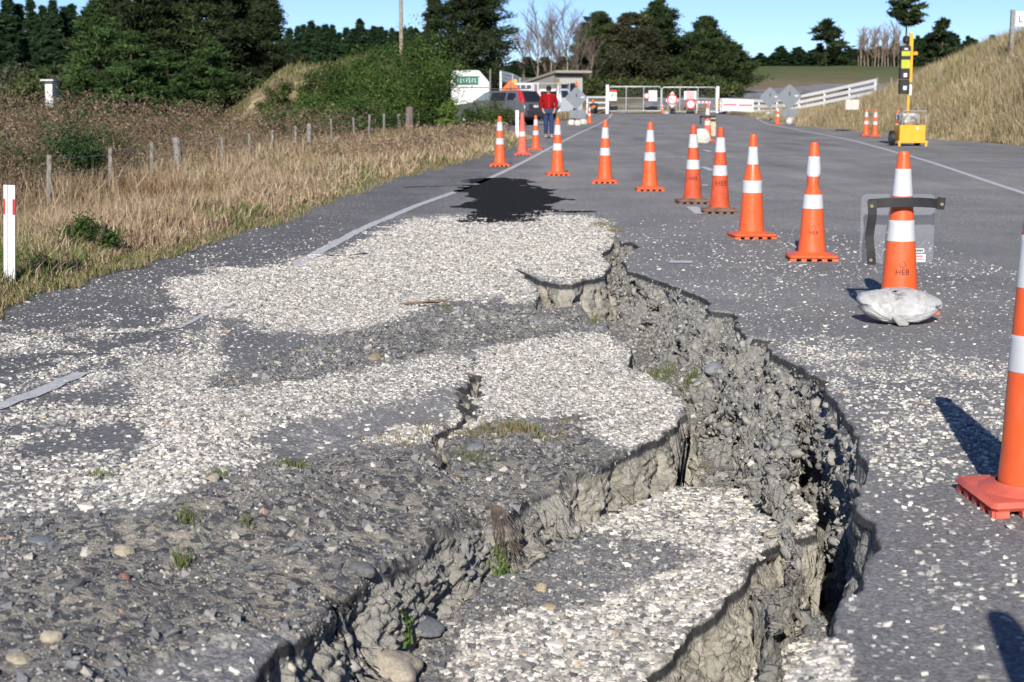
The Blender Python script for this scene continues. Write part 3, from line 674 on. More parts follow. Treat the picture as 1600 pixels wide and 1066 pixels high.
def cone_parts(prof, mat, base_mat, band_mat, texts=(), pinch=None, low=False, bands=((.64, .79), (.395, .50)), base_dark=None):
    t = empty("traffic_cone")
    n = 20 if low else 40
    zs = [z for r, z in prof]
    dense = sorted(set([zs[0]] + list(np.linspace(zs[0], zs[-1], 12 if low else 46)) + zs))
    def pin(x, y, z):
        if pinch:
            g = math.exp(-((z - pinch[0]) / .055) ** 2); x = x * (1 - .30 * g) - .006 * g; y *= (1 + .08 * g)
        return (x, y, z)
    b = MB(); b.lathe([(rad_at(prof, z), z) for z in dense], n); b.v = [pin(*p) for p in b.v]; b.build("body", mat, t, True, 60)
    for (z0, z1) in bands:
        s = MB(); zz = np.linspace(z0, z1, 4 if low else 10); s.lathe([(rad_at(prof, z0) + .0002, z0 - .001)] + [(rad_at(prof, z) + .0018, z) for z in zz] + [(rad_at(prof, z1) + .0002, z1 + .001)], n, cap=False)
        s.v = [pin(*p) for p in s.v]; s.build("reflective_band", band_mat, t, True, 60)
    s = MB(); s.box((0, 0, .031), (.375, .375, .026), bev=.012)
    s.lathe([(.165, .044), (.150, .052), (.128, .056), (.114, .066)], n, cap=False)
    for i in range(5):
        q = -.155 + i * .0775
        for sx, sy in ((q, -.163), (q, .163), (-.163, q), (.163, q)): s.box((sx, sy, .0095), (.040, .036, .019))
    s.build("base", base_mat, t, True, 30)
    for (txt, size, z, phi, lg) in texts:
        L = MB(); vs, fs = text_mesh(txt, size)
        def wrap(vs_, dz):
            out = []
            for v in vs_:
                zz = z + v[1] + dz; r = rad_at(prof, zz) + .0016; a = phi + v[0] / r; out.append((r * math.sin(a), -r * math.cos(a), zz))
            return out
        if txt: L.add(wrap(vs, 0), fs)
        if lg:
            v2, f2 = logo_outline(lg); L.add(wrap(v2, size * .95), f2)
        L.build("lettering", M_INK, t)
    return t
bpy.context.view_layer.update()
T_HEB = [("HEB", .042, .17, -.05, 'ring')]
P_near = cone_parts(STRAIGHT, M_OR, M_OR3, M_WB)
P_bag = cone_parts(STRAIGHT, M_OR, M_OR, M_WB, [("HEB", .046, .215, -.12, 'ring')], bands=((.65, .80), (.40, .515)))
P_pinch = cone_parts(STRAIGHT, M_OR, M_OR, M_WB, [("HEB", .042, .20, .0, 'drop')], pinch=(.585,))
P_bell = cone_parts(BELL, M_OR, M_OR, M_WB, [("", .03, .19, -.15, 'ring')])
P_dirty = cone_parts(STRAIGHT, M_OR2, M_BASE_DIRTY, M_WB, [("HEB", .075, .29, .12, None)])
P_dirty2 = cone_parts(STRAIGHT, M_OR2, M_BASE_DIRTY, M_WB, [("HEB", .06, .27, -.1, None)])
P_clean = cone_parts(STRAIGHT, M_OR, M_OR, M_WB, [("", .03, .24, -.1, 'drop')])
P_faded = cone_parts(STRAIGHT, M_OR3, M_OR3, M_WBD, [], low=True, bands=((.40, .50),))
P_far = cone_parts(STRAIGHT, M_OR, M_OR, M_WB, [], low=True)
P_far2 = cone_parts(STRAIGHT, M_OR3, M_OR3, M_WBD, [], low=True)
used = set()
def put_cone(proto, px, py, rz, label, group, sz=1.0, loc=None):
    o = proto if proto.name not in used else copy_tree(proto)
    used.add(proto.name)
    x, y = W(px, py) if loc is None else loc[:2]
    o.location = (float(x), float(y), 0.002 if loc is None else loc[2]); o.rotation_euler = (0, 0, rz); o.scale = (sz,) * 3
    tag(o, label, "traffic cone", group); return o
GA = "orange traffic cones lined up along the broken edge"
GB = "cones standing at the far end of the road"
put_cone(P_near, 1617, 787, .03, "big nearest cone, cut off by the right edge of the photo", GA)
P_near.rotation_euler = (0, -.036, .03); P_near.location.z = .007
put_cone(P_near, 0, 0, .2, "big cone just outside the right edge, its shadow reaching the bottom right corner", GA, loc=(.93, 1.98, .002))
put_cone(P_bag, 1404, 487, .05, "orange cone wearing a black strap with a clear panel, its foot under a white sandbag", GA)
put_cone(P_pinch, 1268, 406, -.06, "orange cone with a squeezed dented waist between its two white bands", GA, .97)
put_cone(P_bell, 1174, 372, .08, "bell-shaped orange cone with a round logo, just left of the dented-waist cone", GA, .99)
put_cone(P_dirty, 1124, 333, -.03, "dull orange cone with large black HEB letters and a brown muddy base", GA)
put_cone(P_dirty2, 1082, 318, .05, "dull orange muddy-based cone just left of the one with large HEB letters", GA)
put_cone(P_clean, 1015, 298, .02, "clean bright cone standing alone left of the two muddy-based cones", GA)
put_cone(P_clean, 945, 286, -.05, "bright cone standing right of the edge line, behind the spilt tar", GA)
put_cone(P_clean, 871, 274, .1, "bright cone standing on the white edge line, directly in front of the walking person", GA)
put_cone(P_clean, 781, 260, .0, "bright cone at the left end of the line, beside the dry verge grass", GA)
put_cone(P_faded, 816, 243, .1, "faded pinkish cone with a single grubby band, beside the white marker post", GA, 1.02)
put_cone(P_far, 837, 235, -.1, "bright cone between the faded cone and the walking person", GA, .92)
put_cone(P_far, 921, 193, 0, "small distant cone beside the grey diamond sign at the left of the road", GB)
put_cone(P_far2, 1105, 222, .1, "distant strapped cone behind a sandbag on the centre line", GB, 1.2)
put_cone(P_far, 1215, 195, .1, "distant cone standing before the pair of grey diamond signs", GB)
put_cone(P_far, 1353, 213, .1, "left one of two cones touching side by side before the dry bank", GB)
put_cone(P_far, 1367, 214, -.1, "right one of two cones touching side by side before the dry bank", GB)
put_cone(P_far, 1402, 221, .1, "cone tucked behind the left side of the yellow signal trailer", GB)
put_cone(P_far, 1035, 178, .1, "tiny cone before the middle of the gates, left of the left roundel sign", GB)
put_cone(P_far, 1052, 177.5, .1, "tiny cone right under the left roundel sign at the gates", GB, .9)
put_cone(P_far, 1113, 176.2, .1, "tiny cone just inside the right gate post", GB)
put_cone(P_far2, 1012, 174.5, .1, "left of the two tiny cones behind the left gate leaf", GB, .8)
put_cone(P_far2, 1016, 174.3, .1, "right of the two tiny cones behind the left gate leaf", GB, .8)

# bags of ballast
def draped_bag(name, label, loc, mat):
    """heavy woven bag slumped over the cone's foot: wide taut top, folds gathering to the tied neck"""
    t = thing(name, label, "sandbag", loc, .04); V0, F0 = ico(5)
    V = np.sign(V0) * np.abs(V0) ** np.array([.55, .75, .50]); x, y, z = V[:, 0], V[:, 1], V[:, 2]
    taper = np.interp(z, [-1, -.4, .5, 1], [.76, .90, 1.0, 1.0]); X = x * .232 * taper; Y = y * .115 * np.interp(z, [-1, .2, 1], [1.1, 1.0, .62]); Z = .092 + z * .088
    Z += np.where(z > 0, -.030 * x ** 2 * np.sign(x) * .6 + .012 * np.cos(x * 3), .02 * x ** 2)
    kx, kz = -.055, .02; a = np.arctan2(Z - kz, X - kx); r_ = np.hypot(X - kx, Z - kz)
    fold = (1 - np.abs(vnoise(a * 5.5, r_ * 3, s=7))) ** 3; fold2 = (1 - np.abs(vnoise(a * 13 + 3, r_ * 9, s=8))) ** 3
    fr = (y < 0); Y = Y - fr * (.012 * fold + .005 * fold2) * np.clip(r_ / .05, 0, 1) * np.clip(1.25 - r_ / .26, .25, 1)
    Z = Z + .006 * fbm(X * 25, Y * 25, s=9) - .006 * fold * (z > .3); Y = Y + .005 * fbm(X * 14, Z * 14, s=10)
    np_mesh("bag", np.stack([X, Y, np.maximum(Z, .003)], 1), F0, mat, t, True)
    k = MB(); k.tube([(-.05, -.10, .07), (-.055, -.128, .05), (-.03, -.15, .028), (.005, -.152, .012)], [.022, .016, .026, .010], 14)
    k.v = [(a_ + .005 * math.sin(c_ * 260 + b_ * 90), b_ + .004 * math.sin(a_ * 300), c_ + .004 * math.sin(a_ * 310)) for a_, b_, c_ in k.v]; k.build("tied_neck", mat, t, True, 60)
    return t
def sandbag(name, label, loc, dims, rz, mat, seed=1, group=None, knot=True, big=True):
    t = thing(name, label, "sandbag", loc, rz, group)
    V0, F0 = ICO2 if not big else ico(4)
    V = np.sign(V0) * np.abs(V0) ** np.array([.62, .62, .80]); V = V * np.array(dims) / 2
    nn = fbm(V0[:, 0] * 2.5 + seed, V0[:, 1] * 2.5, V0[:, 2] * 2.5, s=seed)
    rid = 1 - np.abs(vnoise(V0[:, 0] * 5 + seed, V0[:, 1] * 9, V0[:, 2] * 3, s=seed + 3)) ** .7
    V = V * (1 + .10 * nn + .05 * rid)[:, None]
    sag = 1 - .35 * sst(.2, 1.0, np.abs(V0[:, 0])); V[:, 2] = V[:, 2] * np.where(V[:, 2] > 0, sag, 1)
    V[:, 2] = np.maximum(V[:, 2] + dims[2] * .42, 0.004 + .0 * V[:, 2])
    np_mesh("bag", V, F0, mat, t, True)
    if knot:
        k = MB(); k.tube([(-.05, -dims[1] * .5, .09), (-.055, -dims[1] * .5 - .025, .055), (-.03, -dims[1] * .5 - .045, .03), (.02, -dims[1] * .5 - .045, .012)], [.03, .022, .030, .012], 10)
        k.v = [(x + .006 * math.sin(z * 200 + y * 90), y, z + .004 * math.sin(x * 260)) for x, y, z in k.v]
        k.build("tied_neck", mat, t, True, 60)
    return t
x, y = W(1401, 503); draped_bag("sandbag", "white plastic sandbag with a tied neck, lying over the foot of the strapped cone", (float(x), float(y) - .05, 0.0), M_WBAG)
x, y = W(1096, 224); sandbag("sandbag", "white sandbag slumped against the distant cone on the centre line", (float(x), float(y), .0), (.46, .34, .44), .1, M_WBD, 5, knot=False, big=True)

# black strap and clear panel on the near cone
cx_, cy_ = [float(v) for v in W(1404, 487)]
t = thing("cone_strap", "black strap bent round the sandbagged cone, holding a clear plastic panel", "strap", (cx_, cy_, 0))
pts = []
for u in np.linspace(-1, 1, 25):
    xx = u * .205; yy_ = -.082 - .03 * (1 - u * u) if abs(u) < .9 else -.085
    pts.append((xx, -.075 - .035 * (1 - u * u), .615 + .012 * (1 - u * u) - .004))
s = MB(); n_ = len(pts)
P = []
for (a, b, c) in pts: P += [(a, b, c - .026), (a, b, c + .026), (a, b + .006, c + .026), (a, b + .006, c - .026)]
s.add(P, [(i * 4 + k, i * 4 + (k + 1) % 4, i * 4 + 4 + (k + 1) % 4, i * 4 + 4 + k) for i in range(n_ - 1) for k in range(4)] + [(3, 2, 1, 0), tuple(n_ * 4 - 4 + k for k in range(4))])
s.build("cross_strap", M_BLK, t)
s = MB(); s.box((.196, -.082, .615), (.045, .008, .068), m=Matrix.Rotation(.12, 4, 'Y'), bev=.003); s.build("strap_end", M_BLK, t)
s = MB(); P = []
for i, zz in enumerate(np.linspace(.63, .275, 10)):
    x0 = -.19 + .006 * math.sin(i * .9) + .004 * i / 9; yy_ = -.086 - .004 * math.sin(i)
    P += [(x0 - .024, yy_, zz), (x0 + .024, yy_, zz), (x0 + .024, yy_ + .006, zz), (x0 - .024, yy_ + .006, zz)]
s.add(P, [(i * 4 + k, i * 4 + (k + 1) % 4, i * 4 + 4 + (k + 1) % 4, i * 4 + 4 + k) for i in range(9) for k in range(4)] + [(3, 2, 1, 0), (36, 37, 38, 39)])
s.build("hanging_strap", M_BLK, t)
M_BRASS = plain("brass_rivet", (.42, .34, .22), .35, .1, 20, .5, metal=.7)
for (a, c) in ((-.19, .60), (-.186, .30), (.198, .61)):
    s = MB(); s.tube([(a, -.097, c), (a, -.090, c)], [.0095, .011], 12); s.build("rivet", M_BRASS, t, True)
g = NG("clear_plastic", .12, .5); g.b.inputs["Base Color"].default_value = (.42, .46, .52, 1); g.b.inputs["Alpha"].default_value = .13; M_CLEAR = g.done()
s = MB()
def rrect(x0, x1, z0, z1, r, n=5):
    o_ = []
    for (cx, cz, a0) in ((x1 - r, z1 - r, 0), (x0 + r, z1 - r, PI / 2), (x0 + r, z0 + r, PI), (x1 - r, z0 + r, 1.5 * PI)):
        for i in range(n + 1): a = a0 + PI / 2 * i / n; o_.append((cx + r * math.cos(a), cz + r * math.sin(a)))
    return o_
s.prism(rrect(-.205, .215, .265, .655, .03), .118, .121); s.build("clear_panel", M_CLEAR, t)
s = MB(); s.box((.125, .1165, .335), (.07, .001, .026)); s.build("sticker", M_WB, t)
s = MB(); s.box((.130, .1165, .292), (.082, .001, .045)); st = s.build("sticker", M_WB, t)
M_RED = plain("red_print", (.62, .05, .04), .5, .08, 20)
s = MB(); s.box((.125, .1155, .303), (.06, .0006, .006)); s.box((.135, .1155, .286), (.05, .0006, .004)); s.build("red_print", M_RED, st)
s = MB(); [s.box((.105 + i * .009, .1155, .335), (.006, .0006, .012)) for i in range(6)]; s.build("black_print", M_BLK, t)
cx_, cy_ = [float(v) for v in W(1105, 222)]
t = thing("cone_strap", "black strap and cream panel on the distant cone at the centre line", "strap", (cx_, cy_, 0))
s = MB(); s.box((0, -.09, .72), (.46, .012, .07)); s.box((-.21, -.09, .62), (.05, .012, .24)); s.build("strap", M_BLK, t)
s = MB(); s.box((.18, .12, .44), (.14, .012, .55)); s.build("cream_panel", plain("cream_plastic", (.55, .48, .32), .5), t)

# white edge marker posts
M_POST = plain("white_post_plastic", (.74, .75, .77), .45, .05, 10, .4)
M_REDR = plain("red_reflector", (.55, .03, .03), .35, .1, 10, .5)
def marker_post(label, loc, h, wd, lean, band=True, rz=0.0):
    t = thing("marker_post", label, "marker post", loc, rz, "white edge marker posts")
    s = MB(); s.prism([(-wd / 2, -.06), (wd / 2, -.06), (wd / 2, h), (-wd / 2, h)], 0, .008)
    s.box((-wd * .22, -.006, h / 2), (wd * .16, .012, h)); s.box((wd * .40, -.006, h / 2), (wd * .2, .012, h)); s.build("post", M_POST, t)
    if band:
        s = MB(); s.box((wd * .40, -.0135, h * .80), (wd * .205, .003, h * .145)); s.box((-wd * .42, -.0015, h * .80), (wd * .14, .003, h * .145)); s.build("red_reflector", M_REDR, t)
    t.rotation_euler = (.0, lean, rz); return t
x, y = W(15, 457); marker_post("tall white marker post with a red reflector at the left edge of the photo", (float(x), float(y), 0), .665, .073, .042)
x, y = W(808, 218); marker_post("slim white marker post behind the faded cone", (float(x), float(y), 0), .88, .10, 0, False)
# ------------------------------------------------------------------ painted lines, spilt tar
def paint_mat():
    g = NG("worn_white_paint", .7, .3); p = g.pos(); n = g.noise(p, 40, 5, .7)
    c = g.ramp(n, [(.34, (.22, .22, .225)), (.44, (.55, .55, .555)), (.8, (.66, .66, .66))]); return g.done(c, g.bump(n, .003))
M_PAINT = paint_mat()
def worn_paint():
    g = NG('broken_white_paint', .75, .3); p = g.pos(); n = g.noise(p, 26, 7, .8); c = g.ramp(n, [(.36, (.17, .17, .17)), (.44, (.54, .54, .54)), (.8, (.66, .66, .66))]); return g.done(c, g.bump(n, .004))
M_PAINT2 = worn_paint()
def ribbon(name, pts, wd, mat, z=.004, n=200, jag=0.0, mask=None):
    P = np.array(pts, float); d = np.concatenate([[0], np.cumsum(np.hypot(*np.diff(P, axis=0).T))]); t = np.linspace(0, d[-1], n)
    # smooth curve through the points
    X = np.interp(t, d, P[:, 0]); Y = np.interp(t, d, P[:, 1])
    k = max(3, n // (len(P) * 2)); kk = np.ones(k) / k
    Xp = np.convolve(np.pad(X, (k // 2, k - 1 - k // 2), mode='reflect', reflect_type='odd'), kk, 'valid'); Yp = np.convolve(np.pad(Y, (k // 2, k - 1 - k // 2), mode='reflect', reflect_type='odd'), kk, 'valid')
    X, Y = Xp, Yp
    tx, ty = np.gradient(X), np.gradient(Y); l = np.hypot(tx, ty); nx, ny = -ty / l, tx / l
    wv = wd / 2 * (1 + jag * vnoise(t * 9, t * 0))
    L = np.stack([X + nx * wv, Y + ny * wv], 1); R_ = np.stack([X - nx * wv, Y - ny * wv], 1)
    def hz(A):
        h = np.zeros(len(A)); m = (np.abs(A[:, 0]) < 3.4) & (A[:, 1] > 2.4) & (A[:, 1] < YE)
        if m.any(): h[m] = np.maximum(H(A[m, 0][None], A[m, 1][None])[0][0], -.08)
        return h + z
    V = np.concatenate([np.column_stack([L, hz(L)]), np.column_stack([R_, hz(R_)])]); i = np.arange(n - 1)
    F = np.stack([i, i + 1, i + 1 + n, i + n], 1)[:, ::-1]
    o = np_mesh(name, V, F, mat); tag(o, kind="structure"); return o
ribbon("edge_line", [W(px, py) for px, py in [(-140, 678), (-60, 655), (0, 635), (70, 609), (128, 582)]], .082, M_PAINT2, n=300, jag=.2, z=.005)
ribbon("edge_line", [W(px, py) for px, py in [(278, 513), (305, 500), (345, 480)]], .05, M_PAINT2, n=80, jag=.5, z=.003)
ribbon("edge_line", [W(px, py) for px, py in [(462, 417), (480, 404), (497, 394), (560, 361), (650, 322), (735, 292)]], .10, M_PAINT, n=300, jag=.08)
ribbon("edge_line", [W(px, py) for px, py in [(747, 287), (800, 263), (870, 226), (905, 208), (935, 195), (952, 184)]] , .10, M_PAINT, n=120)
ribbon("edge_line", [W(px, py) for px, py in [(952, 184), (956, 178), (966, 174), (985, 171.5)]], .14, M_PAINT, n=60, z=.0045)
ribbon("edge_line", [W(px, py) for px, py in [(1720, 338), (1600, 303), (1450, 252), (1330, 219), (1250, 204), (1200, 194), (1185, 187), (1180, 183)]], .11, M_PAINT, n=200)
for (px, py, l, wd) in [(1087, 329, 1.2, .13), (1105, 264, 1.7, .12), (1105, 236, 1.6, .12), (1063, 410, .18, .17), (1101, 290, .35, .08), (1106, 248, .15, .10)]:
    x, y = W(px, py); ribbon("centre_line_dash", [(float(x) - .01, float(y) - l / 2), (float(x) + .02, float(y) + l / 2)], wd, M_PAINT, n=8, z=.005)
M_LINE2 = plain("old_yellow_paint", (.30, .27, .20), .8, .2, 5)
ribbon("median_line", [W(px, py) for px, py in [(1090, 206), (1060, 193), (1035, 184), (1010, 177)]], .16, M_LINE2, n=50, z=.006)
# spilt tar
tp = [(722, 292), (740, 281), (765, 278), (800, 278), (838, 284), (826, 291), (862, 298), (852, 306), (888, 313), (846, 321), (860, 326), (912, 331), (850, 334), (842, 346), (800, 348), (740, 347), (716, 345), (735, 335), (722, 322), (740, 312), (728, 303)]
tw = to_world(tp); N_ = 260
bx = [min(p[0] for p in tw) - .3, max(p[0] for p in tw) + .3]; by = [min(p[1] for p in tw) - .3, max(p[1] for p in tw) + .3]
gx_, gy_ = np.meshgrid(np.linspace(*bx, N_), np.linspace(*by, N_ * 2))
d_ = seg_dist(gx_, gy_, tw, True); d_ = np.where(inside(gx_, gy_, tw), d_, -d_) + .20 * fbm(gx_ * 3, gy_ * 2.2, s=301) + .12 * vnoise(gx_ * 8, gy_ * 3, s=303) + .05 * vnoise(gx_ * 26, gy_ * 14, s=304)
kp = (d_[:-1, :-1] > 0)
V = np.stack([gx_, gy_, np.full_like(gx_, .004)], -1).reshape(-1, 3); ii = np.arange(gx_.size).reshape(gx_.shape)
F = np.stack([ii[:-1, :-1], ii[:-1, 1:], ii[1:, 1:], ii[1:, :-1]], -1)[kp]
m_ = (np.abs(V[:, 0]) < 3.4) & (V[:, 1] < YE); V[m_, 2] += np.maximum(H(V[m_, 0][None], V[m_, 1][None])[0][0], 0)
M_TAR = plain("fresh_tar", (.030, .029, .028), .95, .5, 30, .08, bump=.010)
o = np_mesh("spilt_tar", V, F, M_TAR); tag(o, kind="structure")
ribbon("tar_crack", [W(px, py) for px, py in [(735, 290), (700, 291), (660, 292), (630, 293)]], .07, M_TAR, n=80, jag=.9)
ribbon("tar_crack", [W(px, py) for px, py in [(455, 400), (490, 396), (530, 399), (575, 395)]], .03, M_TAR, n=80, jag=.9, z=.006)
# ------------------------------------------------------------------ the land either side
def XF(Y): return np.interp(Y, [-20, 20, 43, 50, 80, 110, 150, 200], [11, 13.2, 13.6, 13.3, 13.6, 16.2, 21, 30])
def XCr(Y): return np.interp(Y, [-20, 20, 55, 75, 110, 150, 200], [16, 16.5, 17.6, 20.8, 35, 46, 56])
XFEN = lambda Y: np.interp(Y, [8, 15, 40, 62, 80, 100], [-4.6, -4.9, -5.0, -4.2, -3.4, -1.4])
def G(X, Y):
    X = np.asarray(X, float); Y = np.asarray(Y, float)
    far = np.interp(Y, [120, 140, 160, 220, 300, 450, 700, 1500], [0, .05, .9, 3.2, 7.0, 9.6, 13, 26])
    far = far * (1 + .04 * vnoise(X * .02, Y * .02, s=401))
    hc = np.interp(Y, [-20, 50, 60, 75, 110, 145, 175], [3.0, 3.35, 3.3, 3.1, 2.8, 2.5, 0])
    t = np.clip((X - XF(Y)) / (XCr(Y) - XF(Y)), 0, 1)
    hill = hc * (t * .55 + .45 * sst(0, 1, t)) + np.where(t > 0, .18 * fbm(X * .25, Y * .25, s=403), 0) * np.minimum(1, t * 4)
    e = XL(Y) - X
    left = np.where(e > 0, .03 - .33 * sst(.2, 2.4, e) - 1.3 * sst(3.5, 14, e) * sst(130, 100, Y) + .05 * fbm(X * 1.3, Y * 1.3, s=405) * np.clip(e, 0, 1), 0)
    # clay bank and grassy ridge on the left
    bank = 3.1 * sst(-15.5, -9.8, X + .4 * vnoise(X * .5, Y * .5, s=406)) * sst(-1.5, -6, X) * np.exp(-((Y - 80) / 5.5) ** 2)
    ridge = 3.0 * sst(-8, -3.6, X) * sst(4.2, -.5, X) * np.exp(-((Y - 124) / 9) ** 2)
    inroad = (e < 0) & (X < XR(Y) + .4)
    h = far + np.maximum(hill, 0) + left + bank + ridge
    h = np.where(inroad & (Y < 152), -.06 + far * (Y > 134) * 0, h)
    h = np.where((e > 0) & (e < .12) & (Y < 152), -.06 + (h + .06) * (e / .12), h)
    hole = (np.abs(X) < 3.2) & (Y > 1.5) & (Y < 17.6) & (e < -.15)
    return np.where(hole, -3.0, h)
def WG(px, py):
    """where the line of sight through a point of the photo meets the land"""
    dx, dy, dz = [float(v) for v in ray(px, py)]; t = 8.0
    while t < 1400:
        if CH + dz * t < float(G(dx * t, dy * t)): break
        t *= 1.01
    return dx * t, dy * t, float(G(dx * t, dy * t))
def ground_mat():
    g = NG("dry_ground", .95, .1); p = g.pos(); s = g.n("ShaderNodeSeparateXYZ"); g.L.new(p, s.inputs[0])
    n = g.noise(p, .35, 6); n2 = g.noise(p, 6, 6, .7)
    dry = g.ramp(n2, [(.3, (.12, .095, .05)), (.5, (.24, .19, .11)), (.7, (.34, .27, .165))])
    grn = g.ramp(n2, [(.3, (.035, .06, .018)), (.7, (.085, .13, .04))])
    c = g.mix(g.rng(n, .52, .66, 0, .55), dry, grn)
    pad = g.math('MULTIPLY', g.rng(s.outputs[1], 225, 262), g.rng(g.noise(p, .03, 3), .3, .5, .6, 1))
    c = g.mix(pad, c, g.ramp(n2, [(.3, (.085, .11, .034)), (.7, (.135, .155, .058))]))
    clay = g.ramp(g.noise(g.mapping(p, (1, 1, .4)), 1.2, 6, .65), [(.35, (.24, .19, .11)), (.6, (.48, .38, .24))])
    c = g.mix(g.math('MULTIPLY', g.attr("clay"), g.rng(g.noise(g.mapping(p, (1, 1, .5), (0, .5, 0)), .9, 5), .52, .57)), c, clay)
    return g.done(c, g.bump(n2, .05))
M_GROUND = ground_mat()
xs = np.unique(np.concatenate([np.linspace(-9, 9, 73), np.linspace(-40, 60, 201), np.linspace(-1400, 1400, 71)]))
yv = np.unique(np.concatenate([np.linspace(-20, 60, 161), np.linspace(60, 170, 111), 170 * (1500 / 170) ** np.linspace(0, 1, 60)]))
Xq, Yq = np.meshgrid(xs, yv); Gq = G(Xq, Yq)
clay = ((np.abs(Yq - 77) < 7) & (Xq < -6) & (Xq > -15.5)) * 1.0
tag(sheet("ground", Xq, Yq, Gq, M_GROUND, dict(clay=clay)), kind="structure")
# the road beyond the gates, climbing to the right
far_c = [(x, y) for x, y, z in [WG(px, py) for px, py in [(1050, 175), (1075, 168), (1105, 160), (1150, 152.5), (1210, 145), (1290, 138), (1380, 131), (1480, 127)]]]
P = np.array([(13.5, 148)] + far_c); d = np.concatenate([[0], np.cumsum(np.hypot(*np.diff(P, axis=0).T))]); t = np.linspace(0, d[-1], 160)
X = np.interp(t, d, P[:, 0]); Y = np.interp(t, d, P[:, 1]); kk = np.ones(15) / 15
X = np.convolve(np.pad(X, 7, mode='reflect', reflect_type='odd'), kk, 'valid'); Y = np.convolve(np.pad(Y, 7, mode='reflect', reflect_type='odd'), kk, 'valid')
tx, ty = np.gradient(X), np.gradient(Y); l = np.hypot(tx, ty); nx, ny = -ty / l, tx / l; wv = np.interp(t, [0, 15, 40], [6.8, 5.2, 4.2])
A = np.stack([X + nx * wv, Y + ny * wv]); B = np.stack([X - nx * wv, Y - ny * wv]); q = np.linspace(0, 1, 7)[None, :]
RX = A[0][:, None] * (1 - q) + B[0][:, None] * q; RY = A[1][:, None] * (1 - q) + B[1][:, None] * q
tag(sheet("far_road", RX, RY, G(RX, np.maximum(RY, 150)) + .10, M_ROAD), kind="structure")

# ------------------------------------------------------------------ grasses
M_GRASS = tinted("grass", .8, .15, transl=.25)
def blades(P, h, wd, C, lean=.35, dirn=None):
    n = len(P); a = RG.uniform(0, 2 * PI, n); ca, sa = np.cos(a), np.sin(a)
    l = np.abs(RG.normal(0, lean, n)) * h; la = RG.uniform(0, 2 * PI, n) if dirn is None else RG.normal(dirn, .8, n)
    lx, ly = np.cos(la) * l, np.sin(la) * l
    V = np.zeros((n, 5, 3)); w2 = wd / 2
    V[:, 0] = P - np.stack([ca * w2, sa * w2, 0 * a], 1); V[:, 1] = P + np.stack([ca * w2, sa * w2, 0 * a], 1)
    m = P + np.stack([lx * .35, ly * .35, h * .6], 1); V[:, 2] = m - np.stack([ca * w2 * .7, sa * w2 * .7, 0 * a], 1); V[:, 3] = m + np.stack([ca * w2 * .7, sa * w2 * .7, 0 * a], 1)
    V[:, 4] = P + np.stack([lx, ly, h * (1 - .25 * (l / np.maximum(h, 1e-4)) ** 2)], 1)
    f = np.array([(0, 1, 3), (0, 3, 2), (2, 3, 4)]); F = (np.arange(n) * 5)[:, None, None] + f[None]
    return V.reshape(-1, 3), F.reshape(-1, 3), np.repeat(C, 5, 0)
def area_pts(n, y0, y1, x0f, x1f, pw=1.6):
    u = RG.random(n); a = 1 - pw; Y = (y0 ** a + u * (y1 ** a - y0 ** a)) ** (1 / a)
    x0, x1 = x0f(Y), x1f(Y); X = x0 + RG.random(n) * (x1 - x0)
    return X, Y
def cards(P, size, C, up=.3, asp=1.0, N=None, dirs=None):
    """small leaf faces"""
    n = len(P); N = RG.normal(size=(n, 3)) if N is None else N + RG.normal(0, .6, (n, 3)); N[:, 2] += up
    N /= np.linalg.norm(N, axis=1, keepdims=True); a = RG.normal(size=(n, 3)) if dirs is None else dirs + RG.normal(0, .35, (n, 3))
    a -= N * (a * N).sum(1, keepdims=True); a /= np.linalg.norm(a, axis=1, keepdims=True) + 1e-9; b = np.cross(N, a)
    s = (size * RG.uniform(.6, 1.3, n))[:, None]
    V = np.stack([P - a * s * asp, P - b * s * .42 / 1, P + a * s * asp, P + b * s * .42], 1)
    F = (np.arange(n) * 4)[:, None] + np.arange(4)[None]
    return V.reshape(-1, 3), F, np.repeat(C, 4, 0)
DRY = [(.49, .385, .25), (.42, .315, .20), (.32, .225, .145), (.60, .50, .35), (.26, .16, .10), (.20, .19, .08)]
parts = []
n = 125000
X, Y = area_pts(n, 8.5, 66, lambda Y: XFEN(Y) - np.clip(Y * .08, .6, 3), lambda Y: XL(Y) + .04, 1.9)
e = XL(Y) - X + .25 * vnoise(X * 2, Y * 1.5, s=411)
keep = e > .03 * RG.random(n); X, Y, e = X[keep], Y[keep], e[keep]; n = len(X)
gh = np.interp(e, [0, .25, .8, 2.0, 3.2], [.07, .16, .34, .50, .62]) * (1 + .35 * fbm(X * 1.2, Y * .9, s=412)) * RG.uniform(.6, 1.15, n)
grn = sst(.1, .5, fbm(X * .8, Y * .5, s=413) + .25 * (e < .5) - .05) * .5 + (Y < 11.5) * (X < -3.3) * .5
C = palette(n, DRY, [26, 24, 18, 14, 10, 3], .14); Gc = palette(n, [(.10, .15, .04), (.15, .20, .06), (.22, .23, .09)], [3, 3, 2], .14)
C = np.where((RG.random(n) < grn)[:, None], Gc, C)
dead = sst(.1, .4, fbm(X * .5, Y * .3, s=415)) * (e > 1.2); C = np.where((RG.random(n) < dead * .7)[:, None], C * np.array([.62, .50, .42]), C)
parts.append(blades(np.stack([X, Y, G(X, Y) - .02], 1), gh, np.clip(.0011 * Y, .006, .03) * RG.uniform(.5, 1.2, n), C, .62))
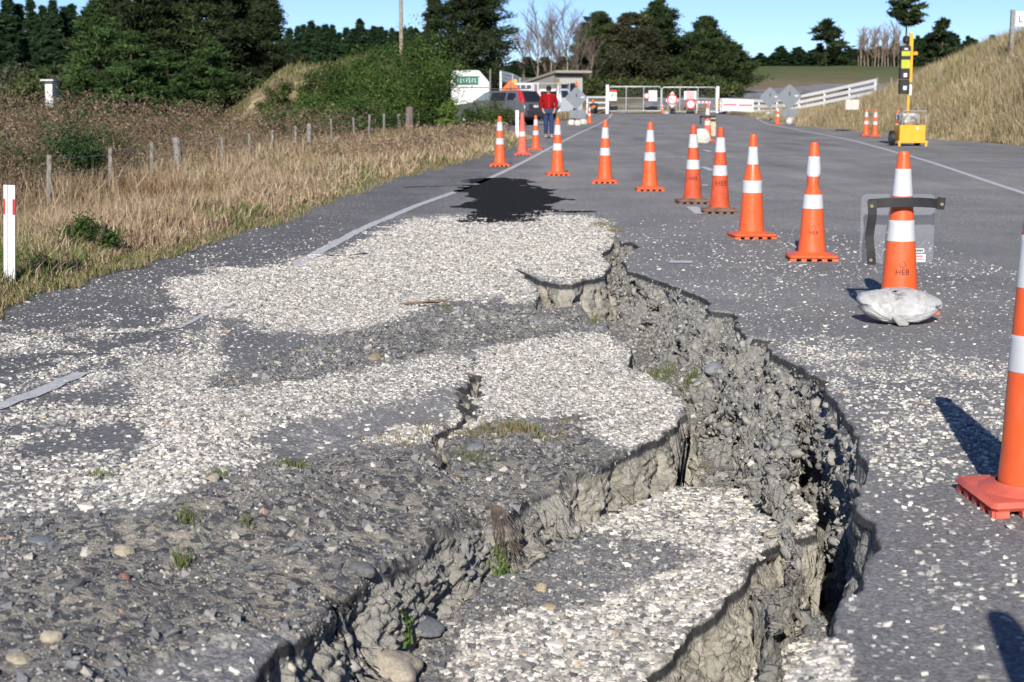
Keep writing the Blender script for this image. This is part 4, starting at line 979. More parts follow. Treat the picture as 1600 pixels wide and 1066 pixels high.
# low creeping edge over the seal
n = 9000; X, Y = area_pts(n, 8.5, 50, lambda Y: XL(Y) - .25, lambda Y: XL(Y) + .14, 1.9)
X = X + .10 * vnoise(Y * 1.7, Y * 0, s=416) + .05 * vnoise(Y * 6, Y * 0, s=417)
parts.append(blades(np.stack([X, Y, np.full(n, .002)], 1), RG.uniform(.02, .09, n), np.full(n, .008), palette(n, [(.14, .17, .06), (.30, .24, .13), (.40, .31, .18)], [4, 3, 3]), .9))
tag(join_build("verge_grass", parts, M_GRASS), kind="stuff")
# grass on the right bank and the ridges
parts = []
n = 150000; X, Y = area_pts(n, 36, 150, lambda Y: XF(Y) - .5 + .5 * vnoise(Y * .5, Y * 0, s=418), lambda Y: np.minimum(XCr(Y) + 6, Y * .36 + 2), 1.5)
t = (X - XF(Y)); gh = np.interp(t, [-.5, 0, 1.5], [.12, .3, .60]) * RG.uniform(.5, 1.2, n) * (1 + .5 * fbm(X * .5, Y * .5, s=419)) * np.interp(Y, [75, 95], [1, .45])
C = palette(n, [(.44, .36, .22), (.36, .285, .17), (.52, .43, .28), (.28, .21, .12), (.22, .23, .10)], [26, 24, 16, 12, 8], .1)
lush = sst(.15, .45, fbm(X * .22, Y * .12, s=420)); C = np.where((RG.random(n) < lush * .5)[:, None], C * np.array([.62, .72, .5]), C) * (1 + .35 * fbm(X * .6, Y * .4, s=422))[:, None]
parts.append(blades(np.stack([X, Y, G(X, Y) - .03], 1), gh, .00048 * Y * RG.uniform(.5, 1.2, n), C, .4))
n = 14000; X = RG.uniform(-7, 4.5, n); Y = RG.uniform(108, 132, n); parts.append(blades(np.stack([X, Y, G(X, Y) - .03], 1), RG.uniform(.3, .7, n), np.full(n, .09), palette(n, DRY, [20, 20, 18, 8, 8, 12]), .4))
n = 22000; X = RG.uniform(-15.5, -5, n); Y = RG.uniform(70, 90, n); k_ = fbm(X * .8, Y * .8, s=421) > -.12; X, Y = X[k_], Y[k_]; n = len(X)
parts.append(blades(np.stack([X, Y, G(X, Y) - .03], 1), RG.uniform(.12, .4, n), np.full(n, .045), palette(n, [(.34, .27, .16), (.25, .20, .11), (.13, .17, .05), (.09, .13, .035)], [4, 4, 4, 4]), .4))
tag(join_build("bank_grass", parts, M_GRASS), kind="stuff")
# brown dead bracken and brambles behind the fence
M_LEAF = tinted("foliage", .75, .2, transl=.22)
parts = []
def thicket(n, y0, y1, xa, xb, hgt, cols, wts, size, seed, pw=1.5):
    X, Y = area_pts(n, y0, y1, xa, xb, pw)
    hh = hgt(X, Y) * (1 + .35 * fbm(X * .55, Y * .35, s=seed) + .2 * fbm(X * 2, Y * 2, s=seed + 1))
    Z = G(X, Y) + hh * np.sqrt(RG.random(n)) * 1.02
    C = palette(n, cols, wts, .15) * (1 + .25 * fbm(X * 1.4, Y * 1.4, Z * 2, s=seed + 2))[:, None]
    return cards(np.stack([X, Y, Z], 1), size * np.clip(Y / 25, .5, 2.2), C, .2, 1.35)
BRK = [(.19, .125, .085), (.28, .195, .135), (.11, .075, .055), (.38, .29, .20), (.07, .10, .03), (.12, .14, .05)]
parts.append(thicket(125000, 13, 75, lambda Y: -Y * .36 - 1, lambda Y: XFEN(Y) - .2, lambda X, Y: np.interp(XFEN(Y) - X, [0, 1, 4, 12], [.6, 1.25, 1.7, 2.5]), BRK, [30, 18, 24, 6, 8, 9], .019, 431, 1.7))
parts.append(thicket(9000, 30, 62, lambda Y: XFEN(Y) - .4, lambda Y: XL(Y) - .7, lambda X, Y: .55 + 0 * X, BRK, [20, 26, 10, 12, 2, 6], .022, 437, 1.6))
o = join_build("bracken_thicket", parts, M_LEAF); tag(o, kind="stuff")
# dead stems standing out of the thicket
n = 9000; X, Y = area_pts(n, 12, 60, lambda Y: -Y * .33 - 1, lambda Y: XFEN(Y) + .6, 1.7)
tag(join_build("dead_stems", [blades(np.stack([X, Y, G(X, Y)], 1), np.interp(XFEN(Y) - X, [0, 4, 12], [.75, 1.5, 2.2]) * RG.uniform(.6, 1.1, n), .0009 * Y * RG.uniform(.5, 1.2, n), palette(n, [(.40, .32, .21), (.26, .18, .11), (.16, .11, .07)], [3, 3, 2]), .5)], M_GRASS), kind="stuff")

# ------------------------------------------------------------------ trees and shrubs
M_BARK = plain("bark", (.13, .10, .075), .9, .25, 3, .1, bump=.02)
M_GBARK = plain("pale_bark", (.34, .29, .24), .85, .2, 3, .1)
def limb_tubes(mb, segs, n=5):
    for a, b, r0, r1 in segs: mb.tube([a, b], [r0, r1], n, False)
def shade(C, P, s, sc=.9, amt=.3): return C * (1 + amt * fbm(P[:, 0] * sc, P[:, 1] * sc, P[:, 2] * sc, s=s))[:, None]
def conifer_mesh(Hh, R, nb, per, leaf, cols, wts, seed, low=.06, prof='pine', droop=.12, trunk_r=None):
    """crown and trunk+limbs of a conifer standing at the origin"""
    r = np.random.default_rng(seed); tr = trunk_r or Hh * .022
    T = low + (1 - low) * r.random(nb) ** .85; az = r.uniform(0, 2 * PI, nb)
    if prof == 'pine': L = R * (1 - T) ** .75 * r.uniform(.55, 1.15, nb) * (1 + .25 * np.sin(T * 19 + seed)) + .05 * R
    elif prof == 'spire': L = R * (1 - T) ** .95 * r.uniform(.7, 1.1, nb) + .05 * R
    elif prof == 'broad': L = R * (1 - T ** 1.7) ** .75 * r.uniform(.5, 1.15, nb) + .06 * R
    else: L = R * np.sin(np.clip((T - low) / (1 - low), 0, 1) * PI) ** .5 * r.uniform(.6, 1.1, nb) + .1 * R
    rise = r.normal(.12, .16, nb) - droop
    P = []; D = []; Sh = []
    for i in range(nb):
        s = r.random(per) ** (.36 if prof != 'spire' else .6) * L[i]; sp = (.10 * L[i] + .065 * R) if prof != 'spire' else (.14 * L[i] + .03 * R)
        x = np.cos(az[i]) * s + r.normal(0, sp, per) * .7; y = np.sin(az[i]) * s + r.normal(0, sp, per) * .7
        z = T[i] * Hh + s * rise[i] + .10 * s * s / max(R, .1) + r.normal(0, sp * .34, per)
        P.append(np.stack([x, y, z], 1)); D.append(np.tile([math.cos(az[i]), math.sin(az[i]), .25], (per, 1))); Sh.append(np.full(per, max(.4, r.normal(1, .24))))
    P = np.concatenate(P); D = np.concatenate(D); Sh = np.concatenate(Sh); P[:, 2] = np.clip(P[:, 2], .05, Hh * 1.02)
    C = palette(len(P), cols, wts, .12) * Sh[:, None]
    cm = cards(P, np.full(len(P), leaf), C, .35, 1.9, dirs=D)
    mb = MB(); mb.tube([(0, 0, -.3), (0, 0, Hh * .5), (0, 0, Hh * .97)], [tr, tr * .6, tr * .08], 7)
    for i in range(0, nb, max(1, nb // 46)):
        a = Vector((0, 0, T[i] * Hh)); b = a + Vector((math.cos(az[i]) * L[i] * .85, math.sin(az[i]) * L[i] * .85, L[i] * rise[i])); mb.tube([a, b], [tr * .28, tr * .06], 4, False)
    return cm, mb
_tm = {}
def tree(name, cat, label, loc, key, maker, sxy=1.0, sz=1.0, group=None, bark=None, rz=None):
    if key not in _tm:
        cm, mb = maker(); t = empty(name); join_build("crown", [cm], M_LEAF).parent = t; mb.build("trunk", bark or M_BARK, t, True, 60); _tm[key] = t; o = t
    else: o = copy_tree(_tm[key]); o.name = name
    o.location = loc; o.scale = (sxy, sxy, sz); o.rotation_euler = (0, 0, rnd.uniform(0, 6.28) if rz is None else rz)
    return tag(o, label, cat, group)
PINE = [(.018, .031, .012), (.030, .047, .017), (.048, .070, .024), (.072, .094, .034), (.052, .046, .025)]
FARP = [(.020, .045, .020), (.030, .062, .026), (.045, .085, .034)]
def top_at(px, py, Y): return AT(px, py, Y)
gP = "big dark pines standing together behind the scrub"
big = [(165, -14, 92, 3.0, "leftmost big pine, its low boughs reaching over the valley"), (215, -60, 88, 3.3, "big pine second from the left of the dark clump"), (270, -90, 94, 3.4, "big pine in the middle of the dark clump, top out of the photo"),
       (325, -80, 90, 3.3, "big pine right of the middle of the dark clump, over the clay bank"), (375, -60, 96, 3.2, "big pine second from the right of the dark clump"), (415, -22, 93, 2.2, "rightmost big pine of the dark clump, its edge against the sky")]
for i, (px, py, Y, R, lb) in enumerate(big):
    x, z = AT(px, py, Y); g0 = float(G(x, Y)); h = z - g0
    tree("pine_tree", "tree", lb, (x, Y, g0), "big%d" % (i % 3), lambda h=h, R=R, i=i: conifer_mesh(h, R * 1.0, 210, 190, .085, PINE, [22, 28, 22, 10, 5], 500 + i, low=.0, prof='pine'), 1.0 if i % 3 == i else R / big[i % 3][3], 1.0 if i < 3 else h / (AT(big[i % 3][0], big[i % 3][1], big[i % 3][2])[1] - float(G(AT(big[i % 3][0], 0, big[i % 3][2])[0], big[i % 3][2]))), gP)
for i, (px, py, Y, R) in enumerate([(150, 60, 80, 2.0), (205, 90, 78, 2.2), (262, 110, 80, 2.0), (330, 95, 84, 2.0)]):
    x, z = AT(px, py, Y); g0 = float(G(x, Y)); tree("young_pine", "tree", ["young pine leftmost at the foot of the big pines, beside the white hut", "young pine second from the left before the big pines", "young pine low in the dip before the big pines", "young pine nearest to the clay bank before the big pines"][i], (x, Y, g0 - .4), "yp", lambda h=z - g0: conifer_mesh(h + .4, 2.2, 90, 150, .08, [(.03, .062, .018), (.05, .092, .026), (.07, .12, .035)], [3, 3, 2], 520, low=.0, prof='broad'), R / 2.2, (z - g0) / 4.5, "young pines before the big ones")
ORD = 'first second third fourth fifth sixth seventh eighth ninth tenth eleventh twelfth thirteenth fourteenth fifteenth sixteenth seventeenth eighteenth nineteenth twentieth twenty-first twenty-second twenty-third twenty-fourth'.split()
# rows further off
def row(tops, Y, key, lab, grp, R=1.6, names="conifer", prof='spire', seed=600, cols=FARP, leaf=.16, nb=190, per=34, H0=9.0):
    for i, (px, py) in enumerate(tops):
        yy_ = Y + rnd.uniform(-6, 6); x, z = AT(px, py, yy_); g0 = float(G(x, yy_)); k = "%s%d" % (key, i % 3)
        tree(names, "tree", lab % ORD[i] if "%s" in lab else lab, (x, yy_, g0), k, lambda i=i: conifer_mesh(H0, R, nb, per, leaf, cols, [3, 4, 2], seed + i, low=.02, prof=prof), rnd.uniform(.85, 1.2), (z - g0) / H0, grp)
row([(-12, -5), (10, -8), (28, 8), (48, -3), (66, 10), (82, 2), (100, 12), (112, 8), (128, 26), (140, 17), (153, 18), (168, 12), (186, 5)], 138, "lr", "dark conifer, %s from the left of the distant row at the top left corner", "conifers at the top left", 2.6, H0=12, leaf=.13, nb=220, per=70)
row([(436, 50), (452, 45), (465, 42), (474, 38), (486, 34), (498, 42), (508, 38), (519, 40), (530, 52), (541, 43), (552, 46), (562, 31), (574, 46), (584, 42), (594, 43), (603, 47), (613, 45), (622, 50), (632, 43), (641, 43), (650, 45), (660, 50), (670, 52)], 215, "mr", "pointed conifer, %s from the left in the distant row behind the broom bushes", "conifers behind the broom bushes", 2.1, H0=10, leaf=.17)
row([(806 + 9 * i, 95 + 6 * math.sin(i * 2.1)) for i in range(13)], 250, "cr", "low far conifer, %s from the left behind the bare trees and the site hut", "low conifers behind the bare trees", 2.4, H0=10, leaf=.25)
rt = []
x_ = 1160
while x_ < 1610:
    y_ = 78 + 5 * math.sin(x_ * .21) + rnd.uniform(-6, 5) + (8 if x_ < 1200 else 0) - (16 if x_ > 1420 else 0) - (6 if 1440 < x_ < 1500 else 0); rt.append((x_, y_)); x_ += rnd.uniform(3.6, 6.5)
row(rt, 440, "rr", "dark conifer of the long distant belt beyond the paddock on the right", "conifer belt beyond the paddock", 3.0, H0=12, leaf=.30, nb=110, per=32)
# single trees on the skyline
MAC = [(.022, .040, .014), (.036, .062, .020), (.058, .088, .028), (.080, .080, .040)]
def single(name, label, px, py, Y, R, maker, grp=None, base=None, dz=0, cat="tree", bark=None, rz=0.3):
    x, z = AT(px, py, Y); g0 = float(G(x, Y)) + dz if base is None else base
    cm, mb = maker(z - g0, R); t = thing(name, label, cat, (x, Y, g0), rz, grp); join_build("crown", [cm], M_LEAF).parent = t; mb.build("trunk", bark or M_BARK, t, True, 60); return t
single("pine_tree", "dark pine with a narrow pointed top, left of the tallest centre pine", 678, -6, 152, 2.4, lambda h, R: conifer_mesh(h, R, 120, 110, .12, PINE, [24, 28, 16, 4, 4], 701, prof='pine'))
single("pine_tree", "broad dark pine rising out of the photo, right of the pole", 738, -55, 150, 4.3, lambda h, R: conifer_mesh(h, R, 220, 200, .125, PINE, [26, 28, 14, 3, 6], 702, low=.02, prof='broad', droop=-.05))
mc = [(935, 22, 188, 3.9, "rounded macrocarpa leftmost of the evergreens behind the gates"), (985, 24, 186, 4.2, "brownish macrocarpa between the leftmost and the tallest evergreens"), (1028, 2, 188, 4.6, "tallest macrocarpa, with a jagged pointed top, behind the gates"),
      (1064, 62, 192, 3.6, "shorter brown-tinged macrocarpa right of the tallest one"), (1103, 29, 184, 4.4, "macrocarpa with a flat tufted top behind the right gate leaf"), (1137, 68, 186, 3.4, "rightmost macrocarpa, low and dense, at the end of the clump")]
for i, (px, py, Y, R, lb) in enumerate(mc):
    cc = MAC if i not in (1, 3) else [(.05, .05, .028), (.075, .068, .038), (.04, .058, .02), (.10, .085, .05)]
    single("macrocarpa_tree", lb, px, py, Y, R, lambda h, R, i=i, cc=cc: conifer_mesh(h, R, 130, 210, .135, cc, [22, 28, 20, 8], 720 + i, low=.03, prof='pine' if i in (2, 4) else 'broad', droop=-.10, trunk_r=.35), "evergreens behind the gates")
single("pine_tree", "lone open-crowned pine standing above the belt, left of the bare poplars", 1293, 31, 425, 7.5, lambda h, R: conifer_mesh(h, R, 34, 60, .5, PINE, [20, 22, 8, 2, 2], 741, low=.1, prof='pine'))
single("pine_tree", "tallest round-topped pine behind the signal mast", 1418, -3, 400, 4.6, lambda h, R: conifer_mesh(h, R, 34, 60, .5, PINE, [20, 22, 8, 2, 2], 742, low=.62, prof='round'))
single("pine_tree", "broken-crowned pine above the belt, right of the signal mast", 1474, 30, 430, 6.0, lambda h, R: conifer_mesh(h, R, 36, 60, .5, PINE, [20, 22, 8, 2, 2], 743, low=.1, prof='pine'))
# shrubs
def shrub_mesh(w_, h, n, leaf, cols, wts, seed, feather=0.0, nb=26, lean=0.0):
    r = np.random.default_rng(seed); cen = []
    for i in range(nb):
        a = r.uniform(0, 2 * PI); q = math.sqrt(r.random()); cen.append((math.cos(a) * q * w_ * .36, math.sin(a) * q * w_ * .36, h * (.18 + .60 * r.random() * (1 - .55 * q ** 2)), w_ * r.uniform(.10, .19)))
    cen = np.array(cen); cen[:, 0] += (cen[:, 2] / h - .55) * w_ * lean; i = r.integers(0, nb, n); d = r.normal(size=(n, 3)); d /= np.linalg.norm(d, axis=1, keepdims=True); rr = cen[i, 3] * r.random(n) ** .4
    P = cen[i, :3] + d * rr[:, None] * np.array([1, 1, .85]); P[:, 2] = np.clip(P[:, 2], .03, h * 1.05)
    cols = [(c_[0] * .80, c_[1] * .80, c_[2] * .85) for c_ in cols]
    C = palette(n, cols, wts, .14) * (r.normal(1, .22, nb)[i])[:, None]; out = [cards(P, np.full(n, leaf), C, .25, 1.2, N=d * .8)]
    if feather:
        m = int(n * .22); i = r.integers(0, nb, m); d = r.normal(size=(m, 3)); d[:, 2] = np.abs(d[:, 2]) * .8; d /= np.linalg.norm(d, axis=1, keepdims=True)
        base = cen[i, :3] + d * cen[i, 3][:, None]; Pf = base + d * (r.random(m) * feather)[:, None]; out.append(cards(Pf, np.full(m, leaf), palette(m, cols, wts, .14) * 1.15, .2, 1.4, N=None, dirs=d))
    V = np.concatenate([o_[0] for o_ in out]); F = np.concatenate([out[0][1]] + [o_[1] + len(out[0][0]) for o_ in out[1:]]); Cc = np.concatenate([o_[2] for o_ in out])
    mb = MB()
    for k in range(5): a = r.uniform(0, 6.28); mb.tube([(0, 0, -.1), (math.cos(a) * w_ * .12, math.sin(a) * w_ * .12, h * .35), (math.cos(a) * w_ * .26, math.sin(a) * w_ * .26, h * .7)], [.05, .035, .012], 5, False)
    return (V, F, Cc), mb
GB_ = [(.045, .085, .018), (.070, .125, .026), (.10, .17, .036), (.15, .20, .05)]
def shrub(name, label, px, ytop, Y, wpx, n, leaf, cols=GB_, wts=(10, 12, 8, 3), seed=1, feather=0, grp=None, base=None, lean=0.0):
    x, z = AT(px, ytop, Y); g0 = float(G(x, Y)) - .1 if base is None else base; wm = wpx * Y / FPX
    cm, mb = shrub_mesh(wm, (z - g0) / .92, n, leaf, cols, wts, seed, feather, lean=lean); t = thing(name, label, "bush", (x, Y, g0), 0, grp)
    join_build("foliage", [cm], M_LEAF).parent = t; mb.build("stems", M_BARK, t, True, 60); return t
shrub("feathery_bush", "big feathery green bush with a yellow streak, left of the white caravan", 645, 48, 71, 205, 42000, .052, seed=801, feather=.9, base=-.6, lean=.42)
shrub("green_bush", "rounded green bush behind the fence, joined to the left of the feathery one", 575, 66, 74, 215, 32000, .055, [(.045, .08, .018), (.065, .115, .025), (.085, .14, .034)], (3, 3, 2), 802, .3)
shrub("green_bush", "domed smooth dark-green bush below the distant conifers", 512, 92, 72, 130, 15000, .05, [(.045, .08, .016), (.06, .11, .02), (.08, .14, .03)], (3, 3, 2), 803)
shrub("olive_bush", "small olive bush growing on the clay bank", 432, 112, 73, 85, 7000, .05, [(.06, .085, .02), (.09, .12, .03), (.12, .15, .045)], (3, 3, 2), 804)
shrub("low_bush", "low leafy green bush under the clay bank, behind the fence posts", 470, 150, 62, 150, 14000, .045, [(.055, .10, .02), (.08, .15, .03), (.11, .19, .04)], (3, 3, 2), 805, .2)
shrub("low_bush", "low green bush under the rounded bush, near the middle of the fence", 560, 148, 60, 150, 12000, .045, [(.04, .08, .018), (.06, .12, .026), (.09, .15, .035)], (3, 3, 2), 806, .2)
shrub("reddish_bush", "small reddish-brown bush before the conifers, above the domed bush", 474, 80, 84, 60, 1800, .1, [(.10, .055, .03), (.08, .07, .03), (.05, .07, .02)], (3, 2, 2), 807)
shrub("bright_bush", "bright green bush at the fence, covering the caravan's foot", 700, 145, 66, 42, 3000, .06, [(.08, .14, .025), (.12, .20, .035), (.17, .24, .05)], (3, 3, 2), 808, .2, base=-.3)
shrub("olive_bush", "olive-green bush before the parked car's doors", 763, 147, 66, 84, 7000, .04, [(.05, .09, .02), (.08, .13, .03), (.12, .16, .04)], (3, 3, 2), 809, .3, base=-.2)
shrub("dark_bush", "dark green bush in the scrub at the left edge of the photo", 45, 150, 21, 280, 26000, .022, [(.03, .065, .022), (.05, .10, .033), (.075, .13, .04)], (3, 3, 2), 810, .1)
shrub("dark_bush", "green bush in the scrub, left of the dip before the pines", 165, 184, 25, 170, 8000, .024, [(.05, .08, .022), (.075, .11, .033), (.11, .13, .045)], (3, 3, 2), 811, .1)
shrub("verge_weed", "bushy green weed at the edge of the seal, right of the tall marker post", 138, 330, 12.6, 105, 4200, .014, [(.04, .08, .018), (.06, .12, .026), (.09, .15, .035)], (3, 3, 2), 812, .06, base=-.05)
shrub("verge_weed", "green weeds growing around the foot of the tall marker post", 55, 400, 10.9, 80, 2600, .012, [(.05, .085, .025), (.08, .12, .035), (.12, .14, .05)], (3, 3, 2), 813, .05, base=-.03)
for i, (px, yt, wd, cols_, lb) in enumerate([(28, 88, 110, [(.10, .11, .06), (.13, .14, .075), (.08, .09, .05)], "grey-green willow at the left edge of the photo"), (52, 78, 90, [(.08, .11, .035), (.11, .14, .045), (.06, .09, .03)], "olive tree behind the grey-green willow"), (95, 86, 60, [(.09, .05, .05), (.11, .065, .06), (.06, .05, .03)], "purple-brown tree above the white hut"), (105, 105, 70, [(.07, .11, .03), (.10, .15, .04), (.05, .08, .02)], "yellow-green tree right of the white hut"), (12, 128, 60, [(.05, .08, .035), (.06, .10, .04), (.08, .12, .05)], "low round shrub left of the white hut")]):
    shrub("leafy_tree", lb, px, yt, 112 - i * 2, wd, 4500, .13, cols_, (3, 3, 2), 820 + i, .3)
for i, (px, yt, wd) in enumerate([(965, 126, 70), (1010, 122, 70), (1060, 124, 70), (1105, 122, 70), (1140, 126, 50), (920, 118, 60), (895, 110, 60)]):
    shrub("hedge_bush", ["green bush behind the left gate leaf", "second green bush behind the gates from the left", "green bush behind the middle of the gates", "green bush behind the right gate leaf", "green bush at the foot of the rightmost macrocarpa", "bush right of the site hut, before the evergreens", "bush just behind the site hut's roof"][i], px, yt, 172, wd, 2600, .17, [(.05, .075, .02), (.08, .115, .03), (.11, .14, .045), (.09, .07, .04)], (3, 3, 2, 1), 840 + i, .3, "bushes behind the gates")
# bare trees
def bare_mesh(h, R, seed, narrow=False, levels=3):
    r = random.Random(seed); mb = MB(); mt = MB()
    def br(p, d, l, rad, lv):
        q = p + d * l * .5 + Vector((r.uniform(-.1, .1), r.uniform(-.1, .1), 0)) * l * .3; e_ = p + d * l + Vector((r.uniform(-.1, .1), r.uniform(-.1, .1), 0)) * l * .5
        (mt if lv == 0 else mb).tube([p, q, e_], [rad, rad * .75, rad * .45], 6 if lv == 0 else 4 if lv == 1 else 3, False)
        if lv >= levels: return
        for k in range([14, 11, 9][lv]):
            t_ = r.uniform(.25, 1); s_ = p.lerp(e_, t_); a = r.uniform(0, 6.28); sp = .45 if narrow else .85
            nd = (d + Vector((math.cos(a), math.sin(a), r.uniform(.1, .6))) * sp * r.uniform(.6, 1.1)).normalized()
            br(s_, nd, l * r.uniform(.28, .5) * (1 if not narrow else .8), rad * .42, lv + 1)
    br(Vector((0, 0, -.2)), Vector((0, 0, 1)), h * .93, h * .012, 0)
    return mb, mt
M_TWIG = plain("bare_twigs", (.20, .155, .13), .9, .2, 3, .1)
for i, (px, py, sc_, lb) in enumerate([(838, 30, 1, "bare tree leftmost above the site hut, against the sky"), (862, 36, 1, "bare tree with a pale leaning trunk above the site hut"), (884, 38, 1, "bare tree with two white trunks above the hut's roof"), (905, 48, 1, "bare tree rightmost, twigs crossing the evergreens"), (818, 62, .8, "low bare tree at the left of the bare group"), (850, 70, .8, "low bare tree in the middle of the bare group"), (925, 78, .7, "low brown bare tree before the leftmost macrocarpa")]):
    Y = 168 + i; x, z = AT(px, py, Y); g0 = float(G(x, Y)); mb, mt = bare_mesh(z - g0, 2, 900 + i); t = thing("bare_tree", lb, "tree", (x, Y, g0), 0, "bare trees behind the site hut")
    mb.build("twigs", M_TWIG, t); mt.build("trunk", M_GBARK, t)
M_POP = plain("poplar_twigs", (.25, .185, .145), .9, .2, 3, .1)
pops = []
for i in range(14):
    px = 1342 + i * 5.3 + rnd.uniform(-1, 1); py = 52 - 6 * math.sin(i * 1.9) + (10 if i in (0, 13) else 0) - (8 if i == 10 else 0); Y = 395 + rnd.uniform(-3, 3); x, z = AT(px, py, Y); g0 = float(G(x, Y))
    if i < 3:
        mb, mt = bare_mesh(10.0, 1, 930 + i, True, 2); t = empty("bare_poplar"); mb.build("twigs", M_POP, t); mt.build("trunk", M_POP, t); pops.append(t)
        for k in range(170):
            pass
    else: t = copy_tree(pops[i % 3])
    t.location = (x, Y, g0); t.scale = (1.5, 1.5, (z - g0) / 10.0); t.rotation_euler = (0, 0, rnd.uniform(0, 6))
    tag(t, "bare brown poplar, %s from the left of the tight row beyond the paddock" % ORD[i], "tree", "row of bare poplars")
# ------------------------------------------------------------------ fences, gates, signs
M_WOOD = plain("weathered_wood", (.30, .28, .25), .9, .25, 14, .1, bump=.01)
M_WOODD = plain("dark_weathered_wood", (.20, .165, .15), .9, .25, 8, .1, bump=.01)
M_WIRE = plain("galvanised_wire", (.35, .34, .33), .5, .1, 10, .4, metal=.6)
M_WHITE = plain("white_paint", (.70, .71, .72), .5, .05, 6, .4)
M_STEEL = plain("galvanised_steel", (.50, .51, .52), .4, .1, 10, .5, metal=.35)
M_SIGNBK = plain("bare_aluminium_back", (.185, .205, .235), .5, .06, 4, .4)
M_GREYD = plain("dark_grey_metal", (.10, .105, .11), .5, .1, 6, .4)
M_ORS = plain("orange_sign_face", (.85, .16, .03), .5, .05, 5)
M_RED = plain("red_paint", (.58, .04, .05), .45, .06, 8)
M_PINK = plain("faded_red_print", (.62, .20, .20), .6, .1, 8)
M_GREEN = plain("green_paint", (.03, .17, .12), .5, .06, 6)
M_YEL = plain("amber_paint", (.80, .40, .03), .45, .05, 5, .4)
M_LIME = plain("lime_sticker", (.45, .50, .04), .5, .05, 5, .4)
M_GLASS = plain("dark_glass", (.02, .025, .03), .08, .1, 3, .6)
M_GLASSL = plain("pale_glass", (.20, .26, .27), .1, .15, 3, .6)
M_BLUE = plain("blue_print", (.06, .14, .40), .5, .05, 6)

f = thing("wire_fence", "old post-and-wire fence of grey wooden posts running through the dry grass", "fence", (0, 0, 0))
lst = [(78, 242, 0), (173, 232, 0), (236, 222, 0), (278, 215, 2), (347, 214, 0), (389, 209, 0), (426, 203, 0), (462, 197, 0), (483, 194, 2), (517, 186, 0), (553, 184, 0), (576, 179, 0), (601, 178, 0), (623, 178, 1), (640, 167, 3), (654, 174, 0), (667, 174, 0), (684, 173, 0), (708, 171, 1), (731, 170, 1), (748, 170, 0), (765, 169, 0)]
Yt = np.linspace(9, 110, 3000); pxt = 800 + 2600 * XFEN(Yt) / Yt; tops = []
for px, py, k in lst:
    Y = float(np.interp(px, pxt, Yt)); x, z = AT(px, py, Y); g0 = float(G(x, Y)); tops.append((x, Y, z, g0))
    wd = [.042, .12, .125, .26][k] * (1.0 if Y < 50 else 1.25); ln = rnd.uniform(-.05, .05) if px > 120 else .07
    mb = MB(); h = z - g0 + .1
    if k in (0,): mb.box((0, 0, h / 2), (wd, wd, h), bev=.006)
    else: mb.tube([(0, 0, 0), (.01, 0, h * .5), (0, .01, h)], [wd * .56, wd * .5, wd * .47], 9)
    o = mb.build("post", M_WOODD if k == 3 else M_WOOD, f, k != 0, 40); o.location = (x - math.sin(ln) * h, Y, g0 - .1); o.rotation_euler = (rnd.uniform(-.04, .04), ln, rnd.uniform(0, 1))
mb = MB()
for q in (.93, .75, .56, .38):
    mb.tube([(x, Y - .03, g0 + (z - g0) * q + .01 * math.sin(i * 3 + q * 9)) for i, (x, Y, z, g0) in enumerate(tops)], .0032, 4, False)
mb.build("wires", M_WIRE, f)

def rail_fence(label, pts, hs, n_post, rail=.17, Yth=.07, post=.14, brk=None):
    """pts: list of (px_top, py_top, py_bottom_rail, Y)"""
    t = thing("rail_fence", label, "fence", (0, 0, 0), 0, "white three-rail fences")
    P = []
    for px, pt, pb, Y in pts:
        x, zt = AT(px, pt, Y); _, zb = AT(px, pb, Y); P.append((x, Y, zt, zb))
    for k in range(3):
        mb = MB()
        for a, b in zip(P[:-1], P[1:]):
            za = a[2] + (a[3] - a[2]) * k / 2; zb = b[2] + (b[3] - b[2]) * k / 2
            d = Vector((b[0] - a[0], b[1] - a[1], 0)).normalized(); nrm = Vector((-d.y, d.x, 0)) * Yth / 2
            vs = [Vector((a[0], a[1], za)) , Vector((b[0], b[1], zb))]
            q = []
            for p in vs:
                for s_, u in ((-1, -.5), (1, -.5), (1, .5), (-1, .5)): q.append(p + nrm * s_ + Vector((0, 0, rail * u)))
            mb.add(q, [(0, 1, 2, 3), (7, 6, 5, 4), (0, 4, 5, 1), (1, 5, 6, 2), (2, 6, 7, 3), (3, 7, 4, 0)])
        mb.build("rail", M_WHITE, t)
    L = sum(math.hypot(b[0] - a[0], b[1] - a[1]) for a, b in zip(P[:-1], P[1:]))
    for i in range(n_post):
        s = L * (i + .02) / (n_post - .96); acc = 0
        for a, b in zip(P[:-1], P[1:]):
            l = math.hypot(b[0] - a[0], b[1] - a[1])
            if s <= acc + l + 1e-6: u = (s - acc) / l; break
            acc += l
        x = a[0] + (b[0] - a[0]) * u; y = a[1] + (b[1] - a[1]) * u; zt = a[2] + (b[2] - a[2]) * u + .04; zg = min(float(G(x, y)), zt - .5)
        zb = a[3] + (b[3] - a[3]) * u
        mb = MB(); mb.box((x, y + .10, (zt + zg) / 2), (post, post, zt - zg)); mb.build("post", M_WHITE, t)
    return t
rail_fence("white rail fence climbing the dry bank from the banner to the right", [(1126, 156, 173, 147), (1195, 158, 174, 141), (1225, 156, 173.5, 138), (1290, 143, 160, 134), (1369, 125.5, 144, 129)], None, 8, rail=.24)
rail_fence("short white rail fence joining the left gate post", [(917, 152, 169, 148), (948, 152, 169, 150)], None, 2)
rail_fence("white rail fence running down the ridge behind the parked car", [(782, 113, 124, 112), (800, 117, 129, 115), (822, 128, 141, 121)], None, 4, rail=.2)

